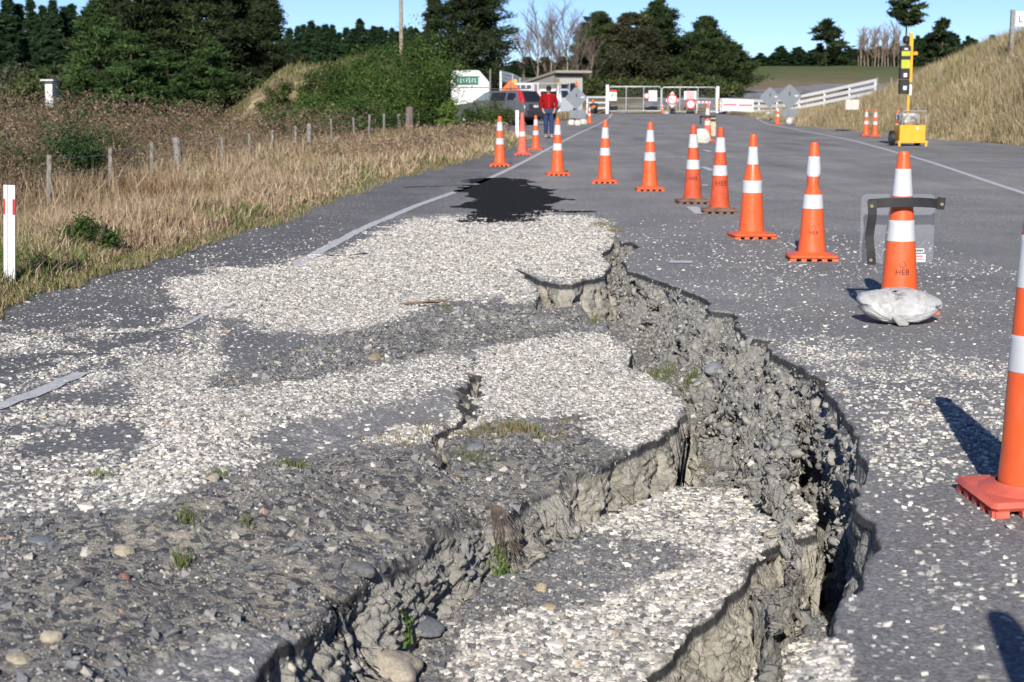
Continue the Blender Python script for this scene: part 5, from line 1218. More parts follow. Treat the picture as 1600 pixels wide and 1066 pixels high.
def board(t, name, x0, x1, z0, z1, y, mat, th=.03):
    mb = MB(); mb.box(((x0 + x1) / 2, y, (z0 + z1) / 2), (x1 - x0, th, z1 - z0)); return mb.build(name, mat, t)
def rect_px(px0, px1, py0, py1, Y): x0, z1 = AT(px0, py0, Y); x1, z0 = AT(px1, py1, Y); return x0, x1, z0, z1
# gates
YG = 150.0
def gate(label, px0, px1, py0, py1, nv):
    x0, x1, z0, z1 = rect_px(px0, px1, py0, py1, YG); t = thing("mesh_gate", label, "gate", ((x0 + x1) / 2, YG, z0), 0, "steel mesh gates across the road")
    w_, h_ = (x1 - x0) / 2, z1 - z0
    mb = MB(); mb.tube([(-w_, 0, .15), (-w_, 0, h_ - .15), (-w_ + .15, 0, h_), (w_ - .15, 0, h_), (w_, 0, h_ - .15), (w_, 0, .0), (-w_, 0, 0), (-w_, 0, .15)], .05, 8, False); mb.build("frame", M_STEEL, t, True, 60)
    for i in range(1, nv): mb = MB(); mb.tube([(-w_ + 2 * w_ * i / nv, .0, 0), (-w_ + 2 * w_ * i / nv, 0, h_)], .04, 6); mb.build("upright", M_STEEL, t)
    mb = MB(); mb.tube([(-w_, 0, h_ * .53), (w_, 0, h_ * .53)], .035, 6); mb.build("mid_rail", M_STEEL, t)
    mb = MB()
    for i in range(1, int(w_ * 2 / .22)): x = -w_ + i * .22; mb.add([(x - .002, .01, 0), (x + .002, .01, 0), (x + .002, .01, h_), (x - .002, .01, h_)], [(0, 1, 2, 3)])
    for i in range(1, int(h_ / .22)): z = i * .22; mb.add([(-w_, .01, z - .002), (w_, .01, z - .002), (w_, .01, z + .002), (-w_, .01, z + .002)], [(0, 1, 2, 3)])
    mb.build("wire_mesh", M_WIRE, t); return t
gate("left leaf of the steel mesh gates closing the road", 951.5, 1032.5, 135.5, 173.5, 3)
gate("right leaf of the steel mesh gates closing the road", 1034.5, 1118, 136.5, 174.5, 3)
for px, pt, lb in ((949, 132.5, "thick white gate post left of the gates"), (1121.5, 135, "thick white gate post right of the gates, beside the striped marker")):
    x, z = AT(px, pt, YG - .3); mb = MB(); mb.box((0, 0, z / 2 - .03), (.26, .26, z + .06), bev=.02); o = mb.build("gate_post", M_WHITE); o.location = (x, YG - .3, 0); tag(o, lb, "gate post", "white gate posts")
def lines(t, x0, x1, z0, z1, y, n, mat, name="print_line", seed=3, th=.5):
    r = random.Random(seed); mb = MB()
    for i in range(n):
        zz = z1 - (z1 - z0) * (i + .5) / n; a = (x1 - x0) * r.uniform(0, .16); mb.box(((x0 + x1) / 2, y, zz), ((x1 - x0) - 2 * a, .006, (z1 - z0) / n * th))
    return mb.build(name, mat, t)
# notices on the gates
x0, x1, z0, z1 = rect_px(951.5, 963.5, 140.5, 157.5, YG - .2); t = thing("notice_board", "white notice with a red header and green emblem on the left gate", "notice", (0, 0, 0))
board(t, "board", x0, x1, z0, z1, YG - .2, M_WHITE); board(t, "red_header", x0, x1, z1 - .2, z1, YG - .225, M_RED, .01)
mb = MB(); mb.prism([(x0 + .15, z0 + .35), (x0 + .32, z0 + .30), (x0 + .48, z0 + .6), (x0 + .40, z0 + .68), (x0 + .22, z0 + .62)], YG - .232, YG - .218); mb.build("green_emblem", plain("leaf_green", (.16, .55, .16), .5), t)
x0, x1, z0, z1 = rect_px(1013.5, 1026.5, 141.5, 158, YG - .2); t = thing("notice_board", "white notice with faded red lines, behind the partly hidden red disc", "notice", (0, 0, 0))
board(t, "board", x0, x1, z0, z1, YG - .2, M_WHITE); lines(t, x0 + .1, x1 - .05, z0 + .1, z1 - .1, YG - .22, 5, M_PINK, th=.3)
x0, x1, z0, z1 = rect_px(1069, 1088, 142.5, 156, YG - .2); t = thing("notice_board", "white notice with bold red lines above the 70 sign", "notice", (0, 0, 0))
board(t, "board", x0, x1, z0, z1, YG - .2, M_WHITE); lines(t, x0 + .06, x1 - .06, z0 + .06, z1 - .04, YG - .22, 4, M_RED, seed=5, th=.45)
def disc(t, name, px, py, r, y, mat, th=.02):
    x, z = AT(px, py, y); mb = MB(); mb.tube([(x, y + th / 2, z), (x, y - th / 2, z)], r, 28); return mb.build(name, mat, t)
M_SBLUE = plain("sign_numerals", (.10, .14, .20), .5)
def roundel(label, px, py, r, txt, y, txt_size, legs=True):
    t = thing("speed_sign", label, "road sign", (0, 0, 0)); disc(t, "red_ring", px, py, r, y, M_RED); d = disc(t, "white_face", px, py, r * .74, y - .03, M_WHITE)
    x, z = AT(px, py, y - .05); vs, fs = text_mesh(txt, txt_size); cx = sum(v[0] for v in vs) / len(vs); cy = sum(v[1] for v in vs) / len(vs)
    mb = MB(); mb.add([(x + v[0] - cx, y - .055, z + v[1] - cy) for v in vs], fs); mb.build("numerals", M_SBLUE, t)
    if legs: mb = MB(); [mb.tube([(x + s * .3, y + .03, z - r * .5), (x + s * .45, y + .12, 0)], .03, 6) for s in (-1, 1)]; mb.build("legs", M_STEEL, t)
    return t, x, z
t, x, z = roundel("round red-ringed 30 sign on a white triangular-topped board before the gates", 1050.5, 155.5, .47, "30", YG - 1.2, .52)
mb = MB(); mb.prism([(x - .58, z - .1), (x, z + .72), (x + .58, z - .1), (x, z - .72)], YG - 1.17, YG - 1.15); mb.build("backing_board", M_WHITE, t)
t, x, z = roundel("round red-ringed 70 sign leaning low on the right gate leaf", 1079.3, 163, .43, "70", YG - .9, .46)
mb = MB(); mb.prism([(x - .42, z - .45), (x + .42, z - .45), (x + .42, z + .45), (x - .42, z + .45)], YG - .87, YG - .86); mb.build("backing_board", M_GREYD, t)
t = thing("speed_sign", "half-hidden red disc sign left of the faded-red notice", "road sign", (0, 0, 0)); disc(t, "red_ring", 1010.5, 150, .25, YG - .35, M_PINK); disc(t, "white_face", 1010.5, 150, .17, YG - .38, M_WHITE)
# barrier board between trestles
x0, x1, z0, z1 = rect_px(1087, 1110, 158.5, 161.5, YG - 1.6); t = thing("barrier_board", "low red and white barrier board right of the 70 sign", "barrier", (0, 0, 0))
board(t, "board", x0, x1, z0, z1, YG - 1.6, M_WHITE); mb = MB(); [mb.box((x0 + .12 + i * .34, YG - 1.622, (z0 + z1) / 2), (.15, .01, (z1 - z0) * .8)) for i in range(4)]; mb.build("red_stripes", M_RED, t)
mb = MB(); [mb.box((x, YG - 1.55, z0 / 2), (.06, .06, z0)) for x in (x0 + .1, x1 - .1)]; mb.build("trestle_legs", M_WHITE, t)
# hazard marker and banner
x0, x1, z0, z1 = rect_px(1122, 1127, 154, 170.5, YG - .8); t = thing("hazard_marker", "yellow and black striped marker on the right gate post", "marker", (0, 0, 0))
board(t, "board", x0, x1, z0, z1, YG - .8, M_YEL); mb = MB()
for i in range(4):
    zz = z0 + (i + .2) * (z1 - z0) / 4; mb.prism([(x0, zz), (x1, zz + .12), (x1, zz + .24), (x0, zz + .12)], YG - .825, YG - .817)
mb.build("black_stripes", M_BLK, t)
x0, x1, z0, z1 = rect_px(1127, 1175, 154.5, 173.5, 139); t = thing("banner", "long white banner with red lines tied along the rail fence by the gates", "banner", (0, 0, 0))
mb = MB(); mb.prism([(x0, z0 + .06), (x1, z0 - .03), (x1, z1 - .10), (x0, z1 + .02)], 138.2, 138.22); mb.build("cloth", M_WHITE, t)
xm = x0 + (x1 - x0) * .49; zc = (z0 + z1) / 2
mb = MB(); mb.box(((x0 + xm) / 2, 138.19, zc + .02), ((xm - x0) * .88, .01, .17)); mb.box(((x1 + xm) / 2, 138.19, zc - .03), ((x1 - xm) * .86, .01, .17)); mb.build("red_line", M_PINK, t)
lines(t, x0 + .1, x1 - .1, z1 - .28, z1 - .12, 138.19, 1, plain("faint_print", (.55, .42, .42), .6), "faint_line"); lines(t, x0 + .1, x1 - .1, z0 + .1, z0 + .3, 138.19, 1, plain("faint_print2", (.50, .50, .52), .6), "faint_line")
x, z = AT(1167, 175, 144); mb = MB(); mb.box((0, 0, .3), (.09, .09, .6)); o = mb.build("short_post", M_WHITE); o.location = (x, 144, 0.0); tag(o, "short white post under the banner", "post")
for i, (px, py, s_) in enumerate([(1045, 177, .8), (1060, 175.5, .7), (1071, 175, .95), (1038, 178.5, .4)]):
    x, y = W(px, py); sandbag("sandbag", ["white sandbag on the foot of the round 30 sign", "small white sandbag midway between the two round signs", "white sandbag against the foot of the 70 sign", "tiny white sandbag at the foot of the gate cone"][i], (float(x), float(y) - 2, 0), (s_, .5, .55 * s_), .2 * i, M_WPL, 20 + i, None, False, False)
# signs seen from behind
def sign_back(label, px, py, half, Y, base_py, board_px=None, leg=True):
    x, z = AT(px, py, Y); t = thing("diamond_sign", label, "road sign", (x, Y, 0), 0, "grey sign backs on stands")
    g0 = AT(px, base_py, Y)[1]; h = half * Y / FPX
    rr = .12; pts = []
    for (dx, dz) in ((0, -1), (1, 0), (0, 1), (-1, 0)):
        for s_ in (-1, 1): pts.append((dx * (h - rr * .5) + (-dz) * 0 + (s_ * rr * .5 if dx == 0 else 0) * (-1 if dz > 0 else 1), z + dz * (h - rr * .5) + (s_ * rr * .5 if dz == 0 else 0) * (1 if dx > 0 else -1)))
    mb = MB(); mb.prism(pts, -.01, .01); mb.build("plate", M_SIGNBK, t)
    mb = MB(); mb.box((0, -.03, (z + h * .6 + g0) / 2), (.05, .03, z + h * .6 - g0)); mb.box((0, -.03, g0 + .05), (.9, .05, .05)); mb.box((0, -.03, g0 + .05), (.05, .8, .05)); mb.build("stand", M_SIGNBK, t)
    mb = MB(); mb.tube([(0, -.05, z + h * .1), (0, -.05, z + h * .35)], .035, 8); mb.build("handle", M_GREYD, t)
    mb = MB(); mb.box((h * .55, -.014, z + h * .05), (.18, .005, .05)); mb.build("sticker", M_WHITE, t)
    if board_px:
        a, b, c, d = rect_px(*board_px, Y); mb = MB(); mb.box(((a + b) / 2 - x, .03, (c + d) / 2), (b - a, .02, d - c)); mb.build("lower_plate", M_SIGNBK, t)
    return t, x, z, h
t, x, z, h = sign_back("grey diamond sign back beside the site hut, orange tip above it", 900.5, 153, 18, 90, 191, (890, 915, 172, 185))
mb = MB(); mb.tube([(0, 0, z + h), (0, 0, z + h + .28)], [.07, .03], 8); mb.build("orange_tip", M_ORS, t)
sign_back("left of the two grey diamond sign backs before the rail fence", 1203, 152, 16.5, 98, 181.5)
sign_back("right, larger grey diamond sign back before the rail fence, with a plate below", 1233.5, 151, 20, 84, 194, (1222, 1246, 171, 182))
for i, (px, py, s_) in enumerate([(893, 196, .36), (902, 197, .32), (911, 195, .38), (1203, 183, .9), (1236, 195.5, 1.2)]):
    x, y = W(px, py); sandbag("sandbag" , ["grey sandbag leftmost of three on the left sign's stand", "grey sandbag middle of three on the left sign's stand", "grey sandbag rightmost of three on the left sign's stand", "pale sandbag at the foot of the smaller grey diamond sign", "large pale sandbag at the foot of the larger grey diamond sign"][i], (float(x), float(y), .0), (s_, .34, .30 + .12 * (s_ > .5)), .3 * i, M_WBD, 30 + i, None, False, False)
# orange diamond behind the car
x, z = AT(798, 149, 91); t = thing("diamond_sign", "bright orange diamond sign poking up behind the parked car's roof", "road sign", (x, 91, 0))
mb = MB(); mb.prism([(0, z - .82), (.82, z), (0, z + .82), (-.82, z)], -.01, .01); mb.build("plate", M_ORS, t); mb = MB(); mb.box((0, -.03, z / 2 + .3), (.07, .03, z + .6)); mb.build("stand", M_GREYD, t)
# notice board on the bank
x0, x1, z0, z1 = rect_px(1321.5, 1342, 156, 171.5, 72); t = thing("notice_board", "small blank white board standing in the dry grass of the right bank", "notice", (0, 0, 0))
board(t, "board", x0, x1, z0, z1, 72, M_WBD); xm = (x0 + x1) / 2; mb = MB(); mb.box((xm, 72.05, (z0 + float(G(xm, 72))) / 2), (.07, .05, z0 - float(G(xm, 72)) + .3)); mb.build("stake", M_WOOD, t)
# sign on the crest
x, z = AT(1582.5, 18, 56); g0 = float(G(x, 56)); t = thing("roadside_sign", "white sign with a wooden post on the bank's crest, cut by the photo's right edge", "sign", (x, 56, g0))
mb = MB(); mb.box((0, 0, (z - g0) / 2), (.12, .12, z - g0 + .1)); mb.box((1.75, 0, (z - g0) / 2), (.12, .12, z - g0 + .1)); mb.build("post", M_WOOD, t)
_, zb = AT(1582, 41.5, 56); mb = MB(); mb.box((.95, -.09, (z + zb) / 2 - g0), (1.75, .04, z - zb)); mb.build("board", M_WHITE, t)
mb = MB(); mb.box((.20, -.112, (z + zb) / 2 - g0 - .0), (.035, .006, .22)); mb.box((.25, -.112, (z + zb) / 2 - g0 - .10), (.11, .006, .03)); mb.box((.38, -.112, (z + zb) / 2 - g0 - .10), (.035, .006, .035)); mb.build("lettering", M_GREYD, t)
# power pole
x, z = AT(626, -40, 128); t = thing("power_pole", "pale wooden power pole behind the feathery bush, running out of the photo", "pole", (x, 128, float(G(x, 128))))
mb = MB(); mb.tube([(0, 0, 0), (0, 0, z + 1)], [.19, .12], 10); mb.build("pole", M_GBARK, t, True, 60); mb = MB(); mb.box((0, 0, z + .4), (1.6, .1, .12)); mb.build("crossarm", M_WOOD, t)
# small distant posts
for px, pt, Y, lb in [(1143, 137.5, 190, "tiny white post beside the climbing far road"), (1371, 121, 112, "thin grey post at the top end of the rail fence"), (1393, 121, 112, "thin grey post on the bank left of the signal mast"), (766, 108, 116, "thin post on the grassy ridge above the caravan")]:
    x, z = AT(px, pt, Y); g0 = float(G(x, Y)); mb = MB(); mb.tube([(0, 0, -.1), (0, 0, max(z - g0, .5))], .05, 6); o = mb.build("small_post", M_WHITE if px == 1143 else M_WOOD); o.location = (x, Y, g0); tag(o, lb, "post")
# white hut at the far left
x0, x1, z0, z1 = rect_px(70, 82, 127, 147, 104); t = thing("white_hut", "small flat-roofed white hut half hidden by pines at the far left", "hut", ((x0 + x1) / 2, 104, z0 - .8))
w_ = (x1 - x0); h_ = z1 - z0 + .8; mb = MB(); mb.box((0, 1.2, h_ / 2), (w_, 2.4, h_)); mb.build("wall", M_WHITE, t); mb = MB(); mb.box((0, 1.1, h_ + .06), (w_ + .35, 3.0, .08)); mb.build("roof", M_WHITE, t)


# ------------------------------------------------------------------ the site hut
Y = 113.0; sc_ = FPX / Y
x0, z1 = AT(866, 117, Y); x1, _ = AT(911, 117, Y); wF = (x1 - x0) / math.cos(.42); hF = z1 - float(G((x0 + x1) / 2, 121))
t = thing("site_hut", "grey flat-roofed site hut with dark sliding windows beside the road", "hut", (x0, Y, .0), .42)
M_CLAD = NG("hut_cladding", .75, .2); _p = M_CLAD.obj(); _w = M_CLAD.n("ShaderNodeTexWave"); _w.inputs["Scale"].default_value = 2.2; M_CLAD.L.new(M_CLAD.mapping(_p, (1, 1, 0)), _w.inputs[0])
M_CLAD = M_CLAD.done(M_CLAD.ramp(_w.outputs["Fac"], [(0, (.36, .35, .32)), (.4, (.43, .42, .385))]))
M_BRK = plain("brown_brick", (.27, .21, .145), .85, .3, 9)
H1 = z1 + .1; D = 5.6
mb = MB()
P = [(0, 0, 0), (wF, 0, 0), (wF, D, 0), (0, D, 0), (0, 0, H1), (wF, 0, H1), (wF, D, H1 - .75), (0, D, H1 - .75)]
mb.add(P, [(3, 2, 1, 0), (4, 5, 6, 7), (0, 1, 5, 4), (1, 2, 6, 5), (2, 3, 7, 6), (3, 0, 4, 7)]); mb.build("wall", M_CLAD, t)
mb = MB(); th = .16
for dz in (0, th): pass
P = [(-.12, -.5, H1 + .03), (wF + .45, -.5, H1 + .03), (wF + .45, D + .3, H1 - .77), (-.12, D + .3, H1 - .77)]; P += [(a, b, c + th) for a, b, c in P]
mb.add(P, [(3, 2, 1, 0), (4, 5, 6, 7), (0, 1, 5, 4), (1, 2, 6, 5), (2, 3, 7, 6), (3, 0, 4, 7)]); mb.build("roof", plain("hut_roof", (.36, .33, .27), .6), t)
mb = MB(); mb.box((wF / 2, -.03, H1 - .12), (wF, .06, .3)); mb.build("soffit_board", M_GREYD, t)
mb = MB(); mb.box((.16, -.05, H1 / 2 - .15), (.32, .1, H1 - .35)); mb.build("brick_pier", M_BRK, t)
wx0, wx1, wz0, wz1 = wF * .2, wF * .84, H1 * .36, H1 * .80
fr = MB(); fr.box(((wx0 + wx1) / 2, -.03, (wz0 + wz1) / 2), (wx1 - wx0, .06, wz1 - wz0)); fr = fr.build("window", plain("window_frame", (.42, .40, .35), .6), t)
mw = (wx1 - wx0 - .22) / 2
for k in range(2): mb = MB(); mb.box((wx0 + .07 + mw / 2 + k * (mw + .08), -.065, (wz0 + wz1) / 2), (mw, .012, wz1 - wz0 - .14)); mb.build("pane", M_GLASS, fr)
mb = MB(); mb.box((wx0 + .07 + mw * .85, -.075, (wz0 + wz1) / 2 + .1), (.12, .01, .6)); mb.build("blue_notice", M_BLUE, t)
mb = MB(); mb.box((-.02, 2.2, H1 * .40), (.03, .95, .9)); mb.build("side_window", M_GLASSL, t)

# ------------------------------------------------------------------ vehicles
def wheel(parent, c, r, wd, rim_mat, side=1):
    mb = MB(); x, y, z = c
    prof = [(r * .62, -wd / 2), (r * .93, -wd / 2), (r, -wd * .38), (r, wd * .38), (r * .93, wd / 2), (r * .62, wd / 2)]
    P = []; F = []; n = 28
    for rr, o_ in prof: P += [(x + rr * math.cos(2 * PI * k / n), y + o_, z + rr * math.sin(2 * PI * k / n)) for k in range(n)]
    for i in range(5):
        for k in range(n): F.append((i * n + k, i * n + (k + 1) % n, (i + 1) * n + (k + 1) % n, (i + 1) * n + k))
    w_ = empty("wheel", (0, 0, 0), 0, parent); mb.add(P, F); mb.build("tyre", M_BLK, w_, True, 50)
    mb = MB(); yo = y + side * wd * .30
    mb.tube([(x, yo - .01, z), (x, yo + .01, z)], r * .20, 14)
    for k in range(5):
        a = 2 * PI * k / 5 + .3; ca, sa = math.cos(a), math.sin(a); q = r * .12
        mb.add([(x + ca * r * .1 - sa * q, yo, z + sa * r * .1 + ca * q), (x + ca * r * .1 + sa * q, yo, z + sa * r * .1 - ca * q), (x + ca * r * .6 + sa * q * .8, yo + side * .02, z + sa * r * .6 - ca * q * .8), (x + ca * r * .6 - sa * q * .8, yo + side * .02, z + sa * r * .6 + ca * q * .8)], [(0, 1, 2, 3)])
    for k in range(n):
        a, b = 2 * PI * k / n, 2 * PI * (k + 1) / n; mb.add([(x + r * .56 * math.cos(a), yo, z + r * .56 * math.sin(a)), (x + r * .56 * math.cos(b), yo, z + r * .56 * math.sin(b)), (x + r * .64 * math.cos(b), yo + side * .02, z + r * .64 * math.sin(b)), (x + r * .64 * math.cos(a), yo + side * .02, z + r * .64 * math.sin(a))], [(0, 1, 2, 3)])
    mb.build("rim", rim_mat, w_)
    mb = MB(); mb.tube([(x, y - side * wd * .1, z), (x, y + side * .01, z)], r * .63, 20); mb.build("brake_disc", M_GREYD, w_)
def shell(prof, widths, mat, name, parent, bev=.04):
    """prof: closed side outline (x,z); widths: half width at each z through interpolation"""
    zz = [w_[0] for w_ in widths]; hh = [w_[1] for w_ in widths]
    n = len(prof); P = [(x, -float(np.interp(z, zz, hh)), z) for x, z in prof] + [(x, float(np.interp(z, zz, hh)), z) for x, z in prof]
    mb = MB(); mb.add(P, [tuple(range(n)), tuple(range(2 * n - 1, n - 1, -1))] + [(i, i + n, (i + 1) % n + n, (i + 1) % n) for i in range(n)])
    o = mb.build(name, mat, parent, True, 40)
    if bev: m = o.modifiers.new("bevel", 'BEVEL'); m.width = bev; m.segments = 2; m.limit_method = 'ANGLE'; m.angle_limit = math.radians(35); m.use_clamp_overlap = True
    return o
M_CAR = plain("grey_metallic_paint", (.20, .205, .24), .28, .04, 3, .6, metal=.45)
M_CARD = plain("dark_grey_plastic", (.045, .047, .055), .6, .1, 6, .3)
M_SILV = plain("alloy", (.55, .55, .56), .35, .05, 6, .5, metal=.6)
M_TAIL = plain("red_lamp_plastic", (.55, .02, .02), .15, .1, 6, .7)
t = thing("parked_car", "grey station-wagon style car seen from behind its left side, beside the verge", "car", (-.62, 81.2, 0), math.radians(141))
def arch(cx, r, z0, n=9): return [(cx - r * math.cos(PI * k / (n - 1)), z0 + r * math.sin(PI * k / (n - 1))) for k in range(n)]
low = [(-2.18, .42)] + [(-2.2, .42)] + arch(-1.32, .40, .36) + arch(1.32, .40, .36) + [(2.12, .36), (2.22, .55), (2.20, .80), (2.0, .97), (1.15, 1.07), (-2.12, 1.12), (-2.25, .95), (-2.28, .60)]
shell(low[1:], [(0, .82), (.45, .87), (.8, .885), (1.0, .86), (1.12, .80)], M_CAR, "body", t)
shell([(1.12, 1.06), (.42, 1.52), (.05, 1.63), (-1.35, 1.66), (-1.82, 1.60), (-2.14, 1.11)], [(1.05, .80), (1.15, .79), (1.6, .62), (1.7, .56)], M_CAR, "cabin", t, .05)
mb = MB()
def side_panel(mb, pts, y_off, s):
    zz, hh = [1.05, 1.15, 1.6, 1.7], [.80, .79, .62, .56]
    mb.add([(x, s * (float(np.interp(z, zz, hh)) + y_off), z) for x, z in pts], [tuple(range(len(pts)))])
for s in (1, -1):
    for nm, pts, mt in [("front_window", [(.78, 1.17), (.34, 1.50), (-.02, 1.54), (-.02, 1.17)], M_GLASSL), ("rear_window", [(-.10, 1.17), (-.10, 1.54), (-.98, 1.56), (-.98, 1.17)], M_GLASS), ("quarter_window", [(-1.10, 1.20), (-1.10, 1.54), (-1.50, 1.52), (-1.62, 1.40), (-1.50, 1.20)], M_GLASS)]:
        mb = MB(); side_panel(mb, pts, .012, s); mb.build(nm, mt, t)
    mb = MB(); side_panel(mb, [(-1.80, 1.63), (-1.66, 1.63), (-1.88, 1.12), (-2.13, 1.08)], .016, s); 
    mb.add([(-1.83, s * .60, 1.60), (-1.83, s * .50, 1.60), (-2.165, s * .60, 1.10), (-2.165, s * .80, 1.10)], [(0, 1, 2, 3)]); mb.build("tail_lamp", M_TAIL, t)
    mb = MB(); mb.tube([(.1, s * .58, 1.72), (-1.5, s * .55, 1.74)], .025, 6); mb.build("roof_rail", M_GREYD, t)
    mb = MB(); mb.box((.72, s * .95, 1.12), (.14, .2, .14), bev=.03); mb.build("mirror", M_CAR, t)
    for x in (-.06, -1.04): mb = MB(); mb.add([(x - .01, s * .886, .45), (x + .01, s * .886, .45), (x + .01, s * .80 + s * .02, 1.12), (x - .01, s * .80 + s * .02, 1.12)], [(0, 1, 2, 3)]); mb.build("door_gap", M_BLK, t)
    for x in (-.25, -1.12 + .2): mb = MB(); mb.box((x, s * .875, .98), (.18, .04, .035), bev=.01); mb.build("door_handle", M_CAR, t)
    mb = MB(); mb.box((0, s * .86, .33), (1.85, .06, .14), bev=.02); mb.build("sill", M_CARD, t)
mb = MB(); mb.add([(-1.86, -.52, 1.60), (-1.86, .52, 1.60), (-2.165, .66, 1.14), (-2.165, -.66, 1.14)], [(0, 1, 2, 3)]); mb.build("tailgate_glass", M_GLASS, t)
mb = MB(); mb.box((-2.27, 0, .55), (.16, 1.66, .34), bev=.05); mb.build("rear_bumper", M_CARD, t)
mb = MB(); mb.box((-2.275, 0, .88), (.03, 1.1, .26), bev=.01); mb.build("tailgate_panel", M_CARD, t)
mb = MB(); mb.box((-2.305, .05, .90), (.012, .36, .12)); mb.build("number_plate", M_WHITE, t)
mb = MB(); mb.box((2.22, 0, .5), (.1, 1.6, .3), bev=.04); mb.build("front_bumper", M_CARD, t)
for sx in (-1.32, 1.32):
    for s in (1, -1): wheel(t, (sx, s * .78, .36), .36, .23, M_SILV, s)
mb = MB(); mb.box((0, 0, .42), (4.0, 1.5, .3)); mb.build("underbody", M_BLK, t)

# work truck with cones and a lamp
t = thing("work_truck", "white work truck with racks, amber lamp and cones on its tray, behind the parked car", "truck", (2.05, 99.5, 0), math.radians(58))
shell([(.1, .5), (.1, 1.0), (.25, 1.15), (.25, 1.85), (1.4, 1.88), (1.95, 1.25), (2.7, 1.12), (2.75, .5)], [(0, .82), (.9, .86), (1.3, .82), (1.9, .66)], M_WHITE, "cab", t, .05)
mb = MB(); mb.box((.235, 0, 1.5), (.02, 1.1, .42)); mb.build("rear_window", M_GLASS, t)
for s in (1, -1):
    mb = MB(); mb.add([(.45, s * .80, 1.32), (1.35, s * .80, 1.32), (1.25, s * .72, 1.75), (.45, s * .72, 1.75)], [(0, 1, 2, 3)]); mb.build("side_window", M_GLASS, t)
mb = MB(); mb.box((-1.25, 0, .85), (2.6, 1.8, .10)); mb.build("tray", M_STEEL, t)
for s in (1, -1): mb = MB(); mb.box((-1.25, s * .9, 1.02), (2.6, .04, .26)); mb.build("tray_side", M_WHITE, t)
mb = MB(); mb.box((-2.56, 0, 1.02), (.04, 1.8, .26)); mb.build("tailgate", M_WHITE, t)
mb = MB()
for x in (-2.4, -.1):
    for s in (-.85, .85): mb.tube([(x, s, .9), (x, s, 2.15)], .04, 6)
for s in (-.85, .85): mb.tube([(-2.4, s, 2.15), (1.0, s, 2.15)], .04, 6)
for x in (-2.4, -1.2, -.1): mb.tube([(x, -.85, 2.15), (x, .85, 2.15)], .035, 6)
mb.build("rack", M_WHITE, t)
mb = MB(); mb.box((-2.45, .1, 1.95), (.05, 1.2, .42)); b_ = mb.build("sign_board", M_WHITE, t); mb = MB(); [mb.box((-2.48, .1 + q, 1.95), (.01, .3, .22)) for q in (-.38, 0, .38)]; mb.build("print", M_GREYD, b_)
mb = MB(); mb.lathe([(.13, 0), (.14, .1), (.11, .2), (.04, .24)], 14, (-2.3, .75, 2.18)); mb.build("amber_lamp", M_YEL, t, True)
mb = MB(); mb.box((-2.45, 0, .62), (.08, 1.6, .2)); mb.build("rear_bar", M_BLK, t)
for s in (1, -1): mb = MB(); mb.box((-2.59, s * .72, .78), (.03, .2, .14)); mb.build("tail_lamp", M_TAIL, t)
for sx in (-1.4, 1.9):
    for s in (1, -1): wheel(t, (sx, s * .78, .38), .38, .24, M_GREYD, s)
M0 = Matrix.Translation((2.05, 99.5, 0)) @ Matrix.Rotation(math.radians(58), 4, 'Z')
for i, (lx, ly) in enumerate([(-2.2, -.55), (-2.1, -.1)]):
    p = M0 @ Vector((lx, ly, .9)); put_cone(P_far, 0, 0, .2, ["upright cone on the truck's tray nearest its tail", "second upright cone on the truck's tray"][i], "cones carried on the work truck", 1.0, loc=(p.x, p.y, p.z))

# white caravan
x0, x1, z0, z1 = rect_px(708, 761, 110, 166, 100); t = thing("caravan", "white caravan with a green sign panel, half hidden by the bushes", "caravan", ((x0 + x1) / 2, 100, 0), 0)
w_ = (x1 - x0) / 2 + .15; M_CV = plain("caravan_white", (.68, .68, .66), .45, .04, 3, .4)
mb = MB(); mb.prism([(-w_ + .3, .35), (w_, .35), (w_, z1 - .7), (w_ - .62, z1), (-w_, z1), (-w_, 1.3)], 0, 2.1); o = mb.build("body", M_CV, t)
m = o.modifiers.new("bevel", 'BEVEL'); m.width = .08; m.segments = 2
mb = MB(); mb.box((0, -.01, z0 + (z1 - z0) * .52), (2 * w_ - .1, .03, .05)); mb.build("trim_strip", M_GREYD, t)
a0, a1, b0, b1 = rect_px(711, 747.5, 119, 132.5, 100); cxx = (x0 + x1) / 2; mb = MB(); mb.box(((a0 + a1) / 2 - cxx, -.02, (b0 + b1) / 2), (a1 - a0, .04, b1 - b0)); p_ = mb.build("sign_panel", M_GREEN, t)
mb = MB(); r = random.Random(4); xx = a0 + .12 - cxx
while xx < a1 - cxx - .15:
    h_ = r.uniform(.22, .34); mb.box((xx + .05, -.045, (b0 + b1) / 2), (.035, .006, h_)); mb.box((xx + .08, -.045, (b0 + b1) / 2 + r.choice((-.1, 0, .1))), (.09, .006, .04)); xx += .17
mb.build("lettering", M_WHITE, p_)
mb = MB(); mb.tube([(-.35 + .3 * math.cos(a), -.02, .95 + .22 * math.sin(a)) for a in np.linspace(0, PI, 9)], .015, 5); mb.build("wheel_arch_trim", M_GREYD, t)
wheel(t, (-.35, .12, .34), .34, .2, M_GREYD, -1)

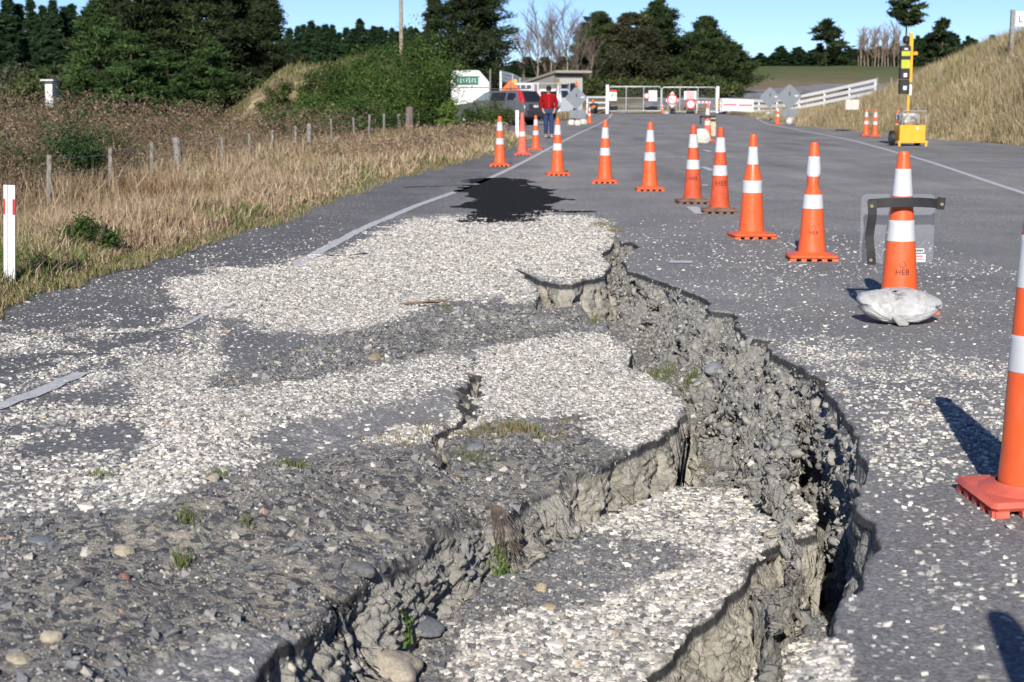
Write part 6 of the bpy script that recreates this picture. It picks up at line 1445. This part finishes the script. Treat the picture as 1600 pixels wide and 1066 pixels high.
# ------------------------------------------------------------------ signal trailer
Y = 43.6; x0, _ = AT(1404, 210, Y); x1, _ = AT(1448, 210, Y); xc_ = (x0 + x1) / 2; t = thing("signal_trailer", "yellow portable traffic signal trailer with a tall mast at the road edge", "traffic signal", (xc_, Y, 0), .0)
w_ = (x1 - x0) / 2; zt = AT(1404, 195.5, Y)[1]; zb = AT(1404, 221, Y)[1]
mb = MB(); mb.box((0, .35, (zt + zb) / 2), (2 * w_ - .06, .7, zt - zb), bev=.01); mb.build("battery_box", M_YEL, t)
mb = MB(); mb.box((0, -.02, zb - .012), (2 * w_ + .04, .07, .05)); [mb.box((s * (w_ - .02), -.02, zb / 2 - .02), (.055, .06, zb - .02)) for s in (-1, 1)]; mb.build("support_legs", M_YEL, t)
mb = MB(); mb.tube([(.12, -.012, zt - .08), (.12, .0, zt - .08)], .035, 12); mb.build("lock", M_WHITE, t)
rr = np.random.default_rng(5)
V0, F0 = ico(3); V = np.sign(V0) * np.abs(V0) ** .45 * np.array([w_ - .09, .28, .17]) * (1 + .12 * fbm(V0[:, 0] * 4, V0[:, 1] * 4, V0[:, 2] * 4, s=77))[:, None] + np.array([-.04, .33, zt + .16]); o = np_mesh("plastic_wrapped_kit", V, F0, plain("grubby_plastic_wrap", (.42, .40, .36), .4, .45, 7, .5), t, True)
mb = MB(); mb.tube([(-w_ + .1, .05, zt), (-w_ + .12, .05, zt + .36), (w_ - .02, .05, zt + .36), (w_ - .02, .05, zt)], .012, 6, False); mb.build("frame", M_STEEL, t)
mz = AT(1426, 70, Y)[1]; mx = AT(1422.5, 100, Y)[0] - xc_
mb = MB(); mb.box((mx + .03, .12, (mz + 1.35) / 2 + .3), (.095, .08, mz - 1.35 + .6 - .6), m=None); mb.box((mx, .12, (zt + 1.35) / 2), (.055, .055, 1.35 - zt)); mb.build("mast", M_YEL, t)
a0, a1, b0, b1 = rect_px(1408, 1421, 71.5, 147, Y); hx = (a0 + a1) / 2 - xc_; hw = (a1 - a0)
mb = MB(); n3 = 3; seg = (b1 - b0)
for (f0, f1, dx) in ((0, .30, .0), (.31, .63, .0), (.64, 1, .01)): mb.box((hx + dx, .10, b0 + seg * (f0 + f1) / 2), (hw, .16, seg * (f1 - f0) - .01), bev=.015)
hd = mb.build("signal_head", M_BLK, t)
for (q0, q1) in ((80, 87.5), (93.5, 107)):
    z_a, z_b = AT(1410, q1, Y)[1], AT(1410, q0, Y)[1]; mb = MB(); mb.box((hx + .01, .015, (z_a + z_b) / 2), (hw * .88, .006, z_b - z_a)); mb.build("lime_panel", M_LIME, hd)
for q in (76.5, 117.5, 137.5): mb = MB(); mb.box((hx + .01, .015, AT(1410, q, Y)[1]), (.09, .006, .04 if q < 100 else .10)); mb.build("white_print", M_WHITE, hd)
mb = MB(); mb.box((hx + .02, .10, AT(1420, 62, Y)[1]), (.17, .16, .2), bev=.05); mb.build("hooded_lamp", M_BLK, t)
mb = MB(); lx, lz = AT(1432, 84, Y); mb.tube([(lx - xc_ - .1, .1, lz), (lx - xc_ - .04, .1, lz)], [.02, .03], 8); mb.lathe([(.03, -.05), (.065, -.03), (.065, .04), (.03, .06)], 12, (lx - xc_, .1, lz)); mb.build("amber_beacon", M_YEL, t, True)
for xx in (-w_ - .07, w_ - .14):
    mb = MB(); mb.tube([(xx - .05, .45, .20), (xx + .05, .45, .20)], [.20, .20], 22); ww_ = mb.build("wheel", M_BLK, t, True, 40); mb = MB(); mb.tube([(xx - .056, .45, .20), (xx + .056, .45, .20)], .11, 16); mb.build("rim", M_GREYD, ww_)
mb = MB(); mb.box((mx + .04, .08, 1.45), (.06, .05, .28)); mb.build("winch", M_WHITE, t)

# ------------------------------------------------------------------ people
M_SKIN = plain("skin", (.45, .27, .19), .6, .05, 8, .3)
M_JEAN = plain("blue_jeans", (.035, .055, .13), .85, .15, 12, .1)
M_RJK = plain("red_fleece", (.27, .008, .012), .9, .12, 14, .1)
M_HAIR = plain("black_hair", (.015, .014, .014), .6, .2, 20, .3)
M_SHOE = plain("pale_trainers", (.45, .44, .42), .6, .1, 10)
M_VEST = plain("orange_vest", (.85, .17, .04), .7, .08, 10, .2)
M_NAVY = plain("dark_workwear", (.035, .04, .05), .85, .12, 10, .1)
M_TAPE = plain("yellow_reflective_tape", (.65, .60, .12), .5, .05, 10)
def skin(name, verts, edges, mat, parent, sub=2):
    me = bpy.data.meshes.new("tmp"); me.from_pydata([v[0] for v in verts], edges, []); ob = bpy.data.objects.new("tmp", me); col.objects.link(ob)
    m = ob.modifiers.new("s", 'SKIN'); sd = me.skin_vertices[0].data
    for i, v in enumerate(verts): r_ = v[1]; sd[i].radius = (r_, r_) if not hasattr(r_, '__len__') else r_
    sd[0].use_root = True; m.use_smooth_shade = True; mm = ob.modifiers.new("u", 'SUBSURF'); mm.levels = sub; mm.render_levels = sub
    bpy.context.view_layer.update(); r = bpy.data.meshes.new_from_object(ob.evaluated_get(bpy.context.evaluated_depsgraph_get())); bpy.data.objects.remove(ob); r.name = name
    r.materials.clear(); return link(name, r, mat, parent)
def person(label, loc, rz, J, top_mat, leg_mat, hair=True, vest=None, scale=1.0, cap=None):
    """J: joint positions"""
    t = thing("person", label, "person", loc, rz); t.scale = (scale,) * 3; g_ = lambda k: Vector(J[k])
    pel, ch, nk, hd = g_('pelvis'), g_('chest'), g_('neck'), g_('head')
    v = [(pel, (.115, .10)), ((pel + ch) / 2, (.12, .09)), (ch, (.145, .10)), (nk - Vector((0, 0, .02)), .06), (nk, .052), (hd - (hd - nk) * .35, .06)]; e = [(0, 1), (1, 2), (2, 3), (3, 4), (4, 5)]
    for s in 'LR':
        i = len(v); v += [(g_('sh' + s), .062), (g_('el' + s), .045), (g_('wr' + s), .028)]; e += [(2, i), (i, i + 1), (i + 1, i + 2)]
        hnd = g_('wr' + s); dr = (hnd - g_('el' + s)).normalized(); lat = dr.cross(Vector((0, 0, 1))); lat = lat.normalized() if lat.length > .1 else Vector((1, 0, 0)); i = len(v); v.append((hnd + dr * .06, .032)); e.append((i - 1, i))
        for k in range(4): q = len(v); b = hnd + dr * .09 + lat * (k - 1.5) * .02; v += [(b, .010), (b + dr * (.05 + .01 * (1.5 - abs(k - 1.5))) + Vector((0, .015, -.01)), .008)]; e += [(i, q), (q, q + 1)]
        q = len(v); v += [(hnd + dr * .04 + lat * .04, .011), (hnd + dr * .08 + lat * .055, .009)]; e += [(i, q), (q, q + 1)]
        i = len(v); v += [(g_('hp' + s), .09), (g_('kn' + s), .058), (g_('an' + s), .038), (g_('to' + s), (.042, .03))]; e += [(0, i), (i, i + 1), (i + 1, i + 2), (i + 2, i + 3)]
    skin("body", v, e, M_SKIN, t)
    # head with face
    V = ICO2[0] * 1.0; F = ICO2[1]; V = np.array([(x * .076, y * .098, z * .118) for x, y, z in V]); fr = V[:, 1] < -.03
    V[:, 0] *= np.where(V[:, 2] < -.03, .84, 1); nose = np.exp(-((V[:, 0] / .016) ** 2 + ((V[:, 2] + .015) / .03) ** 2)) * fr; V[:, 1] -= .03 * nose
    eyes = (np.exp(-(((np.abs(V[:, 0]) - .03) / .016) ** 2 + ((V[:, 2] - .012) / .014) ** 2))) * fr; V[:, 1] += .010 * eyes
    tl = J.get('nod', .0); Mh = Matrix.Translation(hd) @ Matrix.Rotation(tl, 4, 'X')
    V2 = np.array([tuple(Mh @ Vector(p)) for p in V]); h_ = np_mesh("head", V2, F, M_SKIN, t, True)
    mb = MB()
    for s in (-1, 1): mb.add([tuple(Mh @ Vector((s * .03 + dx, -.093, .012 + dz))) for dx, dz in ((-.011, 0), (0, -.005), (.011, 0), (0, .005))], [(0, 1, 2, 3)])
    mb.add([tuple(Mh @ Vector((dx, -.094, -.055 + dz))) for dx, dz in ((-.02, 0), (0, -.006), (.02, 0), (0, .004))], [(0, 1, 2, 3)]); mb.build("eyes_and_mouth", M_HAIR, h_)
    mb = MB(); [mb.box(tuple(Mh @ Vector((s * .078, .005, -.005))), (.012, .03, .055), bev=.005) for s in (-1, 1)]; mb.build("ears", M_SKIN, h_)
    if hair or cap:
        V = ICO2[0]; keep = lambda p: not (p[1] < -.25 and p[2] < .35) and p[2] > -.75
        Vh = np.array([(x * .088, y * .108 + .006, z * .128 + .008) for x, y, z in V]); Fh = [f_ for f_ in F if all(keep(V[i]) for i in f_)]
        np_mesh("hair" if not cap else "cap", np.array([tuple(Mh @ Vector(p)) for p in Vh]), np.array(Fh), cap or M_HAIR, h_, True)
    # clothes
    v = [(pel - Vector((0, 0, .04)), (.185, .14)), ((pel + ch) / 2, (.19, .14)), (ch, (.205, .135)), (nk - Vector((0, 0, .035)), .072)]; e = [(0, 1), (1, 2), (2, 3)]
    for s in 'LR': i = len(v); v += [(g_('sh' + s), .085), (g_('el' + s), .068), (g_('wr' + s) * .92 + g_('el' + s) * .08, .05)]; e += [(2, i), (i, i + 1), (i + 1, i + 2)]
    jk = skin("jacket", v, e, top_mat, t)
    v = [(pel, (.14, .11))]; e = []
    for s in 'LR': i = len(v); v += [(g_('hp' + s), .105), (g_('kn' + s), .078), (g_('an' + s) + Vector((0, 0, .03)), .062)]; e += [(0, i), (i, i + 1), (i + 1, i + 2)]
    skin("trousers", v, e, leg_mat, t)
    for s in 'LR': a, b = g_('an' + s), g_('to' + s); skin("shoe", [(a + (a - b) * .25 + Vector((0, 0, -.03)), (.045, .04)), (a + Vector((0, 0, -.02)), .05), (b, (.05, .035))], [(0, 1), (1, 2)], M_SHOE if vest is None else M_BLK, t, 1)
    return t, jk
x, y = W(857, 216.5)
J = dict(pelvis=(0, 0, .90), chest=(0, .0, 1.22), neck=(0, -.01, 1.40), head=(0, -.05, 1.52), shL=(.175, 0, 1.33), shR=(-.175, 0, 1.33), elL=(.26, .03, 1.08), elR=(-.26, .03, 1.08), wrL=(.185, -.08, .90), wrR=(-.185, -.08, .90),
         hpL=(.085, 0, .84), hpR=(-.085, 0, .84), knL=(.09, -.03, .47), knR=(-.08, .02, .47), anL=(.09, -.06, .09), anR=(-.075, .08, .09), toL=(.11, -.20, .045), toR=(-.09, -.07, .045), nod=1.0)
t, jk = person("person in a red jacket and blue jeans walking towards the camera, looking down", (float(x), float(y), 0), .05, J, M_RJK, M_JEAN, True, scale=1.0)
mb = MB(); mb.box((0, -.135, 1.12), (.012, .01, .4)); mb.build("zip", M_RED, jk)
def sit(sx): return dict(pelvis=(0, .05, .30), chest=(0, -.04, .62), neck=(0, -.12, .80), head=(0, -.2, .90), shL=(.18, -.06, .73), shR=(-.18, -.06, .73), elL=(.27, -.22, .52), elR=(-.27, -.22, .52), wrL=(.14 * sx, -.42, .46), wrR=(-.16, -.42, .44),
         hpL=(.09, .0, .28), hpR=(-.09, .0, .28), knL=(.17, -.42, .50), knR=(-.17, -.40, .48), anL=(.15, -.52, .09), anR=(-.16, -.52, .09), toL=(.17, -.66, .04), toR=(-.18, -.66, .04), nod=.5)
for i, (px, py, rz, lb) in enumerate([(881, 181, .3, "crouching worker in an orange vest, left of the grey diamond sign"), (921, 180.5, -.5, "crouching worker in an orange vest, right of the grey diamond sign")]):
    x, y = W(px, py); t, jk = person(lb, (float(x), float(y) - 8, 0.0), rz, sit(1), M_NAVY, M_NAVY, False, 1, 1.22, cap=M_ORS if i else M_GREYD)
    v = [(Vector((0, .04, .36)), (.175, .135)), (Vector((0, -.04, .60)), (.195, .14)), (Vector((0, -.09, .74)), (.17, .11))]; skin("vest", v, [(0, 1), (1, 2)], M_VEST, t)
    mb = MB(); mb.box((0, -.04, .50), (.37, .30, .035), bev=.01); mb.build("reflective_tape", M_TAPE, t)

# ------------------------------------------------------------------ larger stones, plants and roots on the rubble
def on_surf(px, py):
    dx, dy, dz = [float(v) for v in ray(px, py)]; t_ = np.linspace(2.8, 17, 1400); h = H((dx * t_)[None], (dy * t_)[None])[0][0]; z = CH + dz * t_; k = np.argmax(z < h)
    return dx * t_[k], dy * t_[k], float(h[k])
for px, py, spx, flat, cl, lb in [(195, 865, 34, .62, (.42, .37, .27), "smooth oval tan cobble on the grey rubble, lower left"), (332, 752, 24, .8, (.40, .35, .27), "rounded tan cobble by a grass tuft at the edge of the pale chips"), (82, 1000, 34, .8, (.44, .39, .30), "blocky tan stone near the bottom left corner"),
                                 (30, 1034, 40, .55, (.38, .34, .25), "long buff stone at the very bottom left"), (62, 846, 46, .25, (.22, .235, .25), "flat blue-grey slab lying among pale chips, left"), (195, 905, 22, .7, (.26, .14, .11), "reddish stone below the oval tan cobble"),
                                 (690, 697, 30, .75, (.40, .39, .36), "round pale-grey cobble beside the mossy strip"), (743, 702, 30, .5, (.21, .22, .24), "blue-grey angular stone right of the round pale cobble"), (846, 922, 24, .6, (.50, .42, .28), "buff stone on the dark patch of the sunken slab, upper"), (858, 952, 26, .5, (.46, .37, .24), "buff stone on the sunken slab, just above the pale chips"),
                                 (566, 895, 44, .6, (.15, .15, .155), "dark angular rock with a white fleck on the rubble edge"), (610, 1040, 92, .7, (.38, .34, .275), "tan boulder wedged in the crevice at the bottom"), (665, 985, 60, .4, (.16, .17, .185), "dark wedge-shaped rock on the left tip of the sunken slab"), (810, 323, 9, .8, (.5, .47, .42), "single pale stone on the spilt tar"),
                                 (311, 537, 15, .7, (.20, .21, .22), "small dark stone on the pale chips by the edge line"), (258, 646, 16, .7, (.17, .18, .19), "dark stone alone on the pale chips, left"), (440, 812, 16, .6, (.45, .42, .38), "light angular stone on the rubble, left of centre"), (1025, 405, 6, .7, (.2, .2, .2), "little grey stone by the broken edge"),
                                 (890, 1000, 1, .6, (.5, .5, .5), None), (585, 560, 26, .6, (.30, .26, .18), "tan stone in the bench of earth between the pale patches"), (498, 547, 22, .6, (.22, .22, .22), "grey stone at the left end of the bench of earth"), (1115, 578, 30, .7, (.24, .245, .26), "dark oval cobble stuck in the crumbling face, by the grass"),
                                 (1152, 578, 24, .6, (.46, .42, .36), "pale flat cobble stuck in the crumbling face")]:
    if not lb: continue
    x, y, z = on_surf(px, py); s_ = spx * (y * CP - (z - CH) * SP) / FPX
    big_ = spx > 80; V, F, C = cobbles(np.array([(x, y, z)]), np.array([(0, -.15, 1.0)]), np.array([s_]), np.array([flat * (.66 if big_ else .85)]), .1, np.array([np.array(cl) * .88]), .42 if not big_ else .62, base=ico(3), ang=.006)
    cen = V.mean(0); d = V - cen; V = cen + np.sign(d) * np.abs(d / s_) ** 1.0 * s_ * (1 + (.26 if not big_ else .5) * fbm(d[:, 0] / s_ * 3 + px, d[:, 1] / s_ * 3, d[:, 2] / s_ * 3, s=px % 97) + .10 * np.abs(fbm(d[:, 0] / s_ * 7 + px, d[:, 1] / s_ * 7, d[:, 2] / s_ * 7, s=px % 89)))[:, None]
    o = np_mesh("stone" if not big_ else "boulder", V - np.array([x, y, z]), F, M_COB, None, True, C); o.location = (x, y, z); tag(o, lb, "stone", "larger stones on the broken ground")
parts = []
for px, py, n, h, sp, cl in [(455, 730, 120, .045, .05, 0), (160, 745, 50, .03, .04, 0), (290, 815, 60, .05, .03, 0), (385, 820, 40, .03, .02, 0), (285, 885, 60, .06, .02, 0), (810, 672, 420, .045, .11, 1), (760, 680, 200, .03, .10, 1), (690, 690, 260, .025, .14, 1), (620, 690, 200, .025, .12, 1), (740, 715, 260, .02, .08, 0), (890, 660, 120, .02, .05, 1),
                             (845, 688, 80, .02, .03, 0), (940, 352, 200, .05, .10, 1), (960, 362, 160, .05, .08, 1), (1030, 590, 160, .05, .08, 0), (1078, 605, 160, .08, .04, 0), (1045, 580, 90, .05, .05, 0), (632, 985, 180, .03, .03, 2), (780, 880, 120, .03, .03, 2), (695, 480, 60, .03, .06, 0), (930, 505, 60, .04, .03, 0), (1100, 735, 60, .02, .06, 1), (340, 745, 90, .03, .03, 0)]:
    x, y, z = on_surf(px, py); n = int(n * 1.0); X = x + RG.normal(0, sp * .6, n); Y = y + RG.normal(0, sp * .7, n); Z = H(X[None], Y[None])[0][0]; k_ = np.abs(Z - z) < .05; X, Y, Z = X[k_], Y[k_], Z[k_]; n = len(X)
    cols_ = [[(.10, .14, .04), (.16, .19, .07), (.22, .21, .11)], [(.22, .20, .09), (.16, .19, .06), (.27, .18, .11), (.30, .25, .14)], [(.09, .16, .04), (.14, .20, .06)]][cl]
    parts.append(blades(np.stack([X, Y, Z - .003], 1), h * RG.uniform(.5, 1.2, n), np.full(n, .0035 if cl < 2 else .010), palette(n, cols_, [1] * len(cols_), .15), .7))
tag(join_build("crack_grass", parts, M_GRASS), kind="stuff")
# bundle of dead roots hanging down the scarp
xr, yr, zr = on_surf(762, 800); t = MB(); r = random.Random(8)
OUT = Vector((.048, -.105, 0))
for k in range(64):
    a = r.uniform(-1, 1); b = r.uniform(-1, 1); ln = r.uniform(.15, .22); A = Vector((.050, .02, 0)) * a * r.uniform(.5, .9); ww = r.uniform(.012, .045); ln *= r.uniform(.5, 1.05)
    q = lambda f, sp, wob=0: tuple(A * sp + OUT * (f + ww * 8 * min(1, f * 3 + .2)) * .9 + Vector((wob, 0, .012 - ln * f)))
    t.tube([q(0, .35), q(.22, .65, .006 * b), q(.5, .85, -.008 * b), q(.8, 1.0, .009 * b), q(1.0, 1.15 + .6 * abs(b), .020 * b)], [.0011, .0015, .0013, .0010, .0005], 4, False)
o = t.build("root_bundle", plain("dead_roots", (.15, .12, .10), .9, .3, 30, .1)); o.location = (xr + .02, yr - .04, zr + .005); tag(o, "bundle of thin dead roots hanging down the scarp in the foreground", "roots")
x, y, z = on_surf(680, 482); t = MB(); t.tube([(-.32, -.05, .01), (-.15, .01, .03), (.02, .05, .03), (.1, .1, .05)], [.006, .008, .006, .003], 6); t.tube([(-.1, .02, .03), (.02, .0, .05), (.12, .05, .03)], [.005, .004, .002], 5)
o = t.build("dry_twig", plain("dry_twig_bark", (.22, .15, .09), .9)); o.location = (x, y, z); tag(o, "dry twig lying at the edge of the far pale chips", "twig")
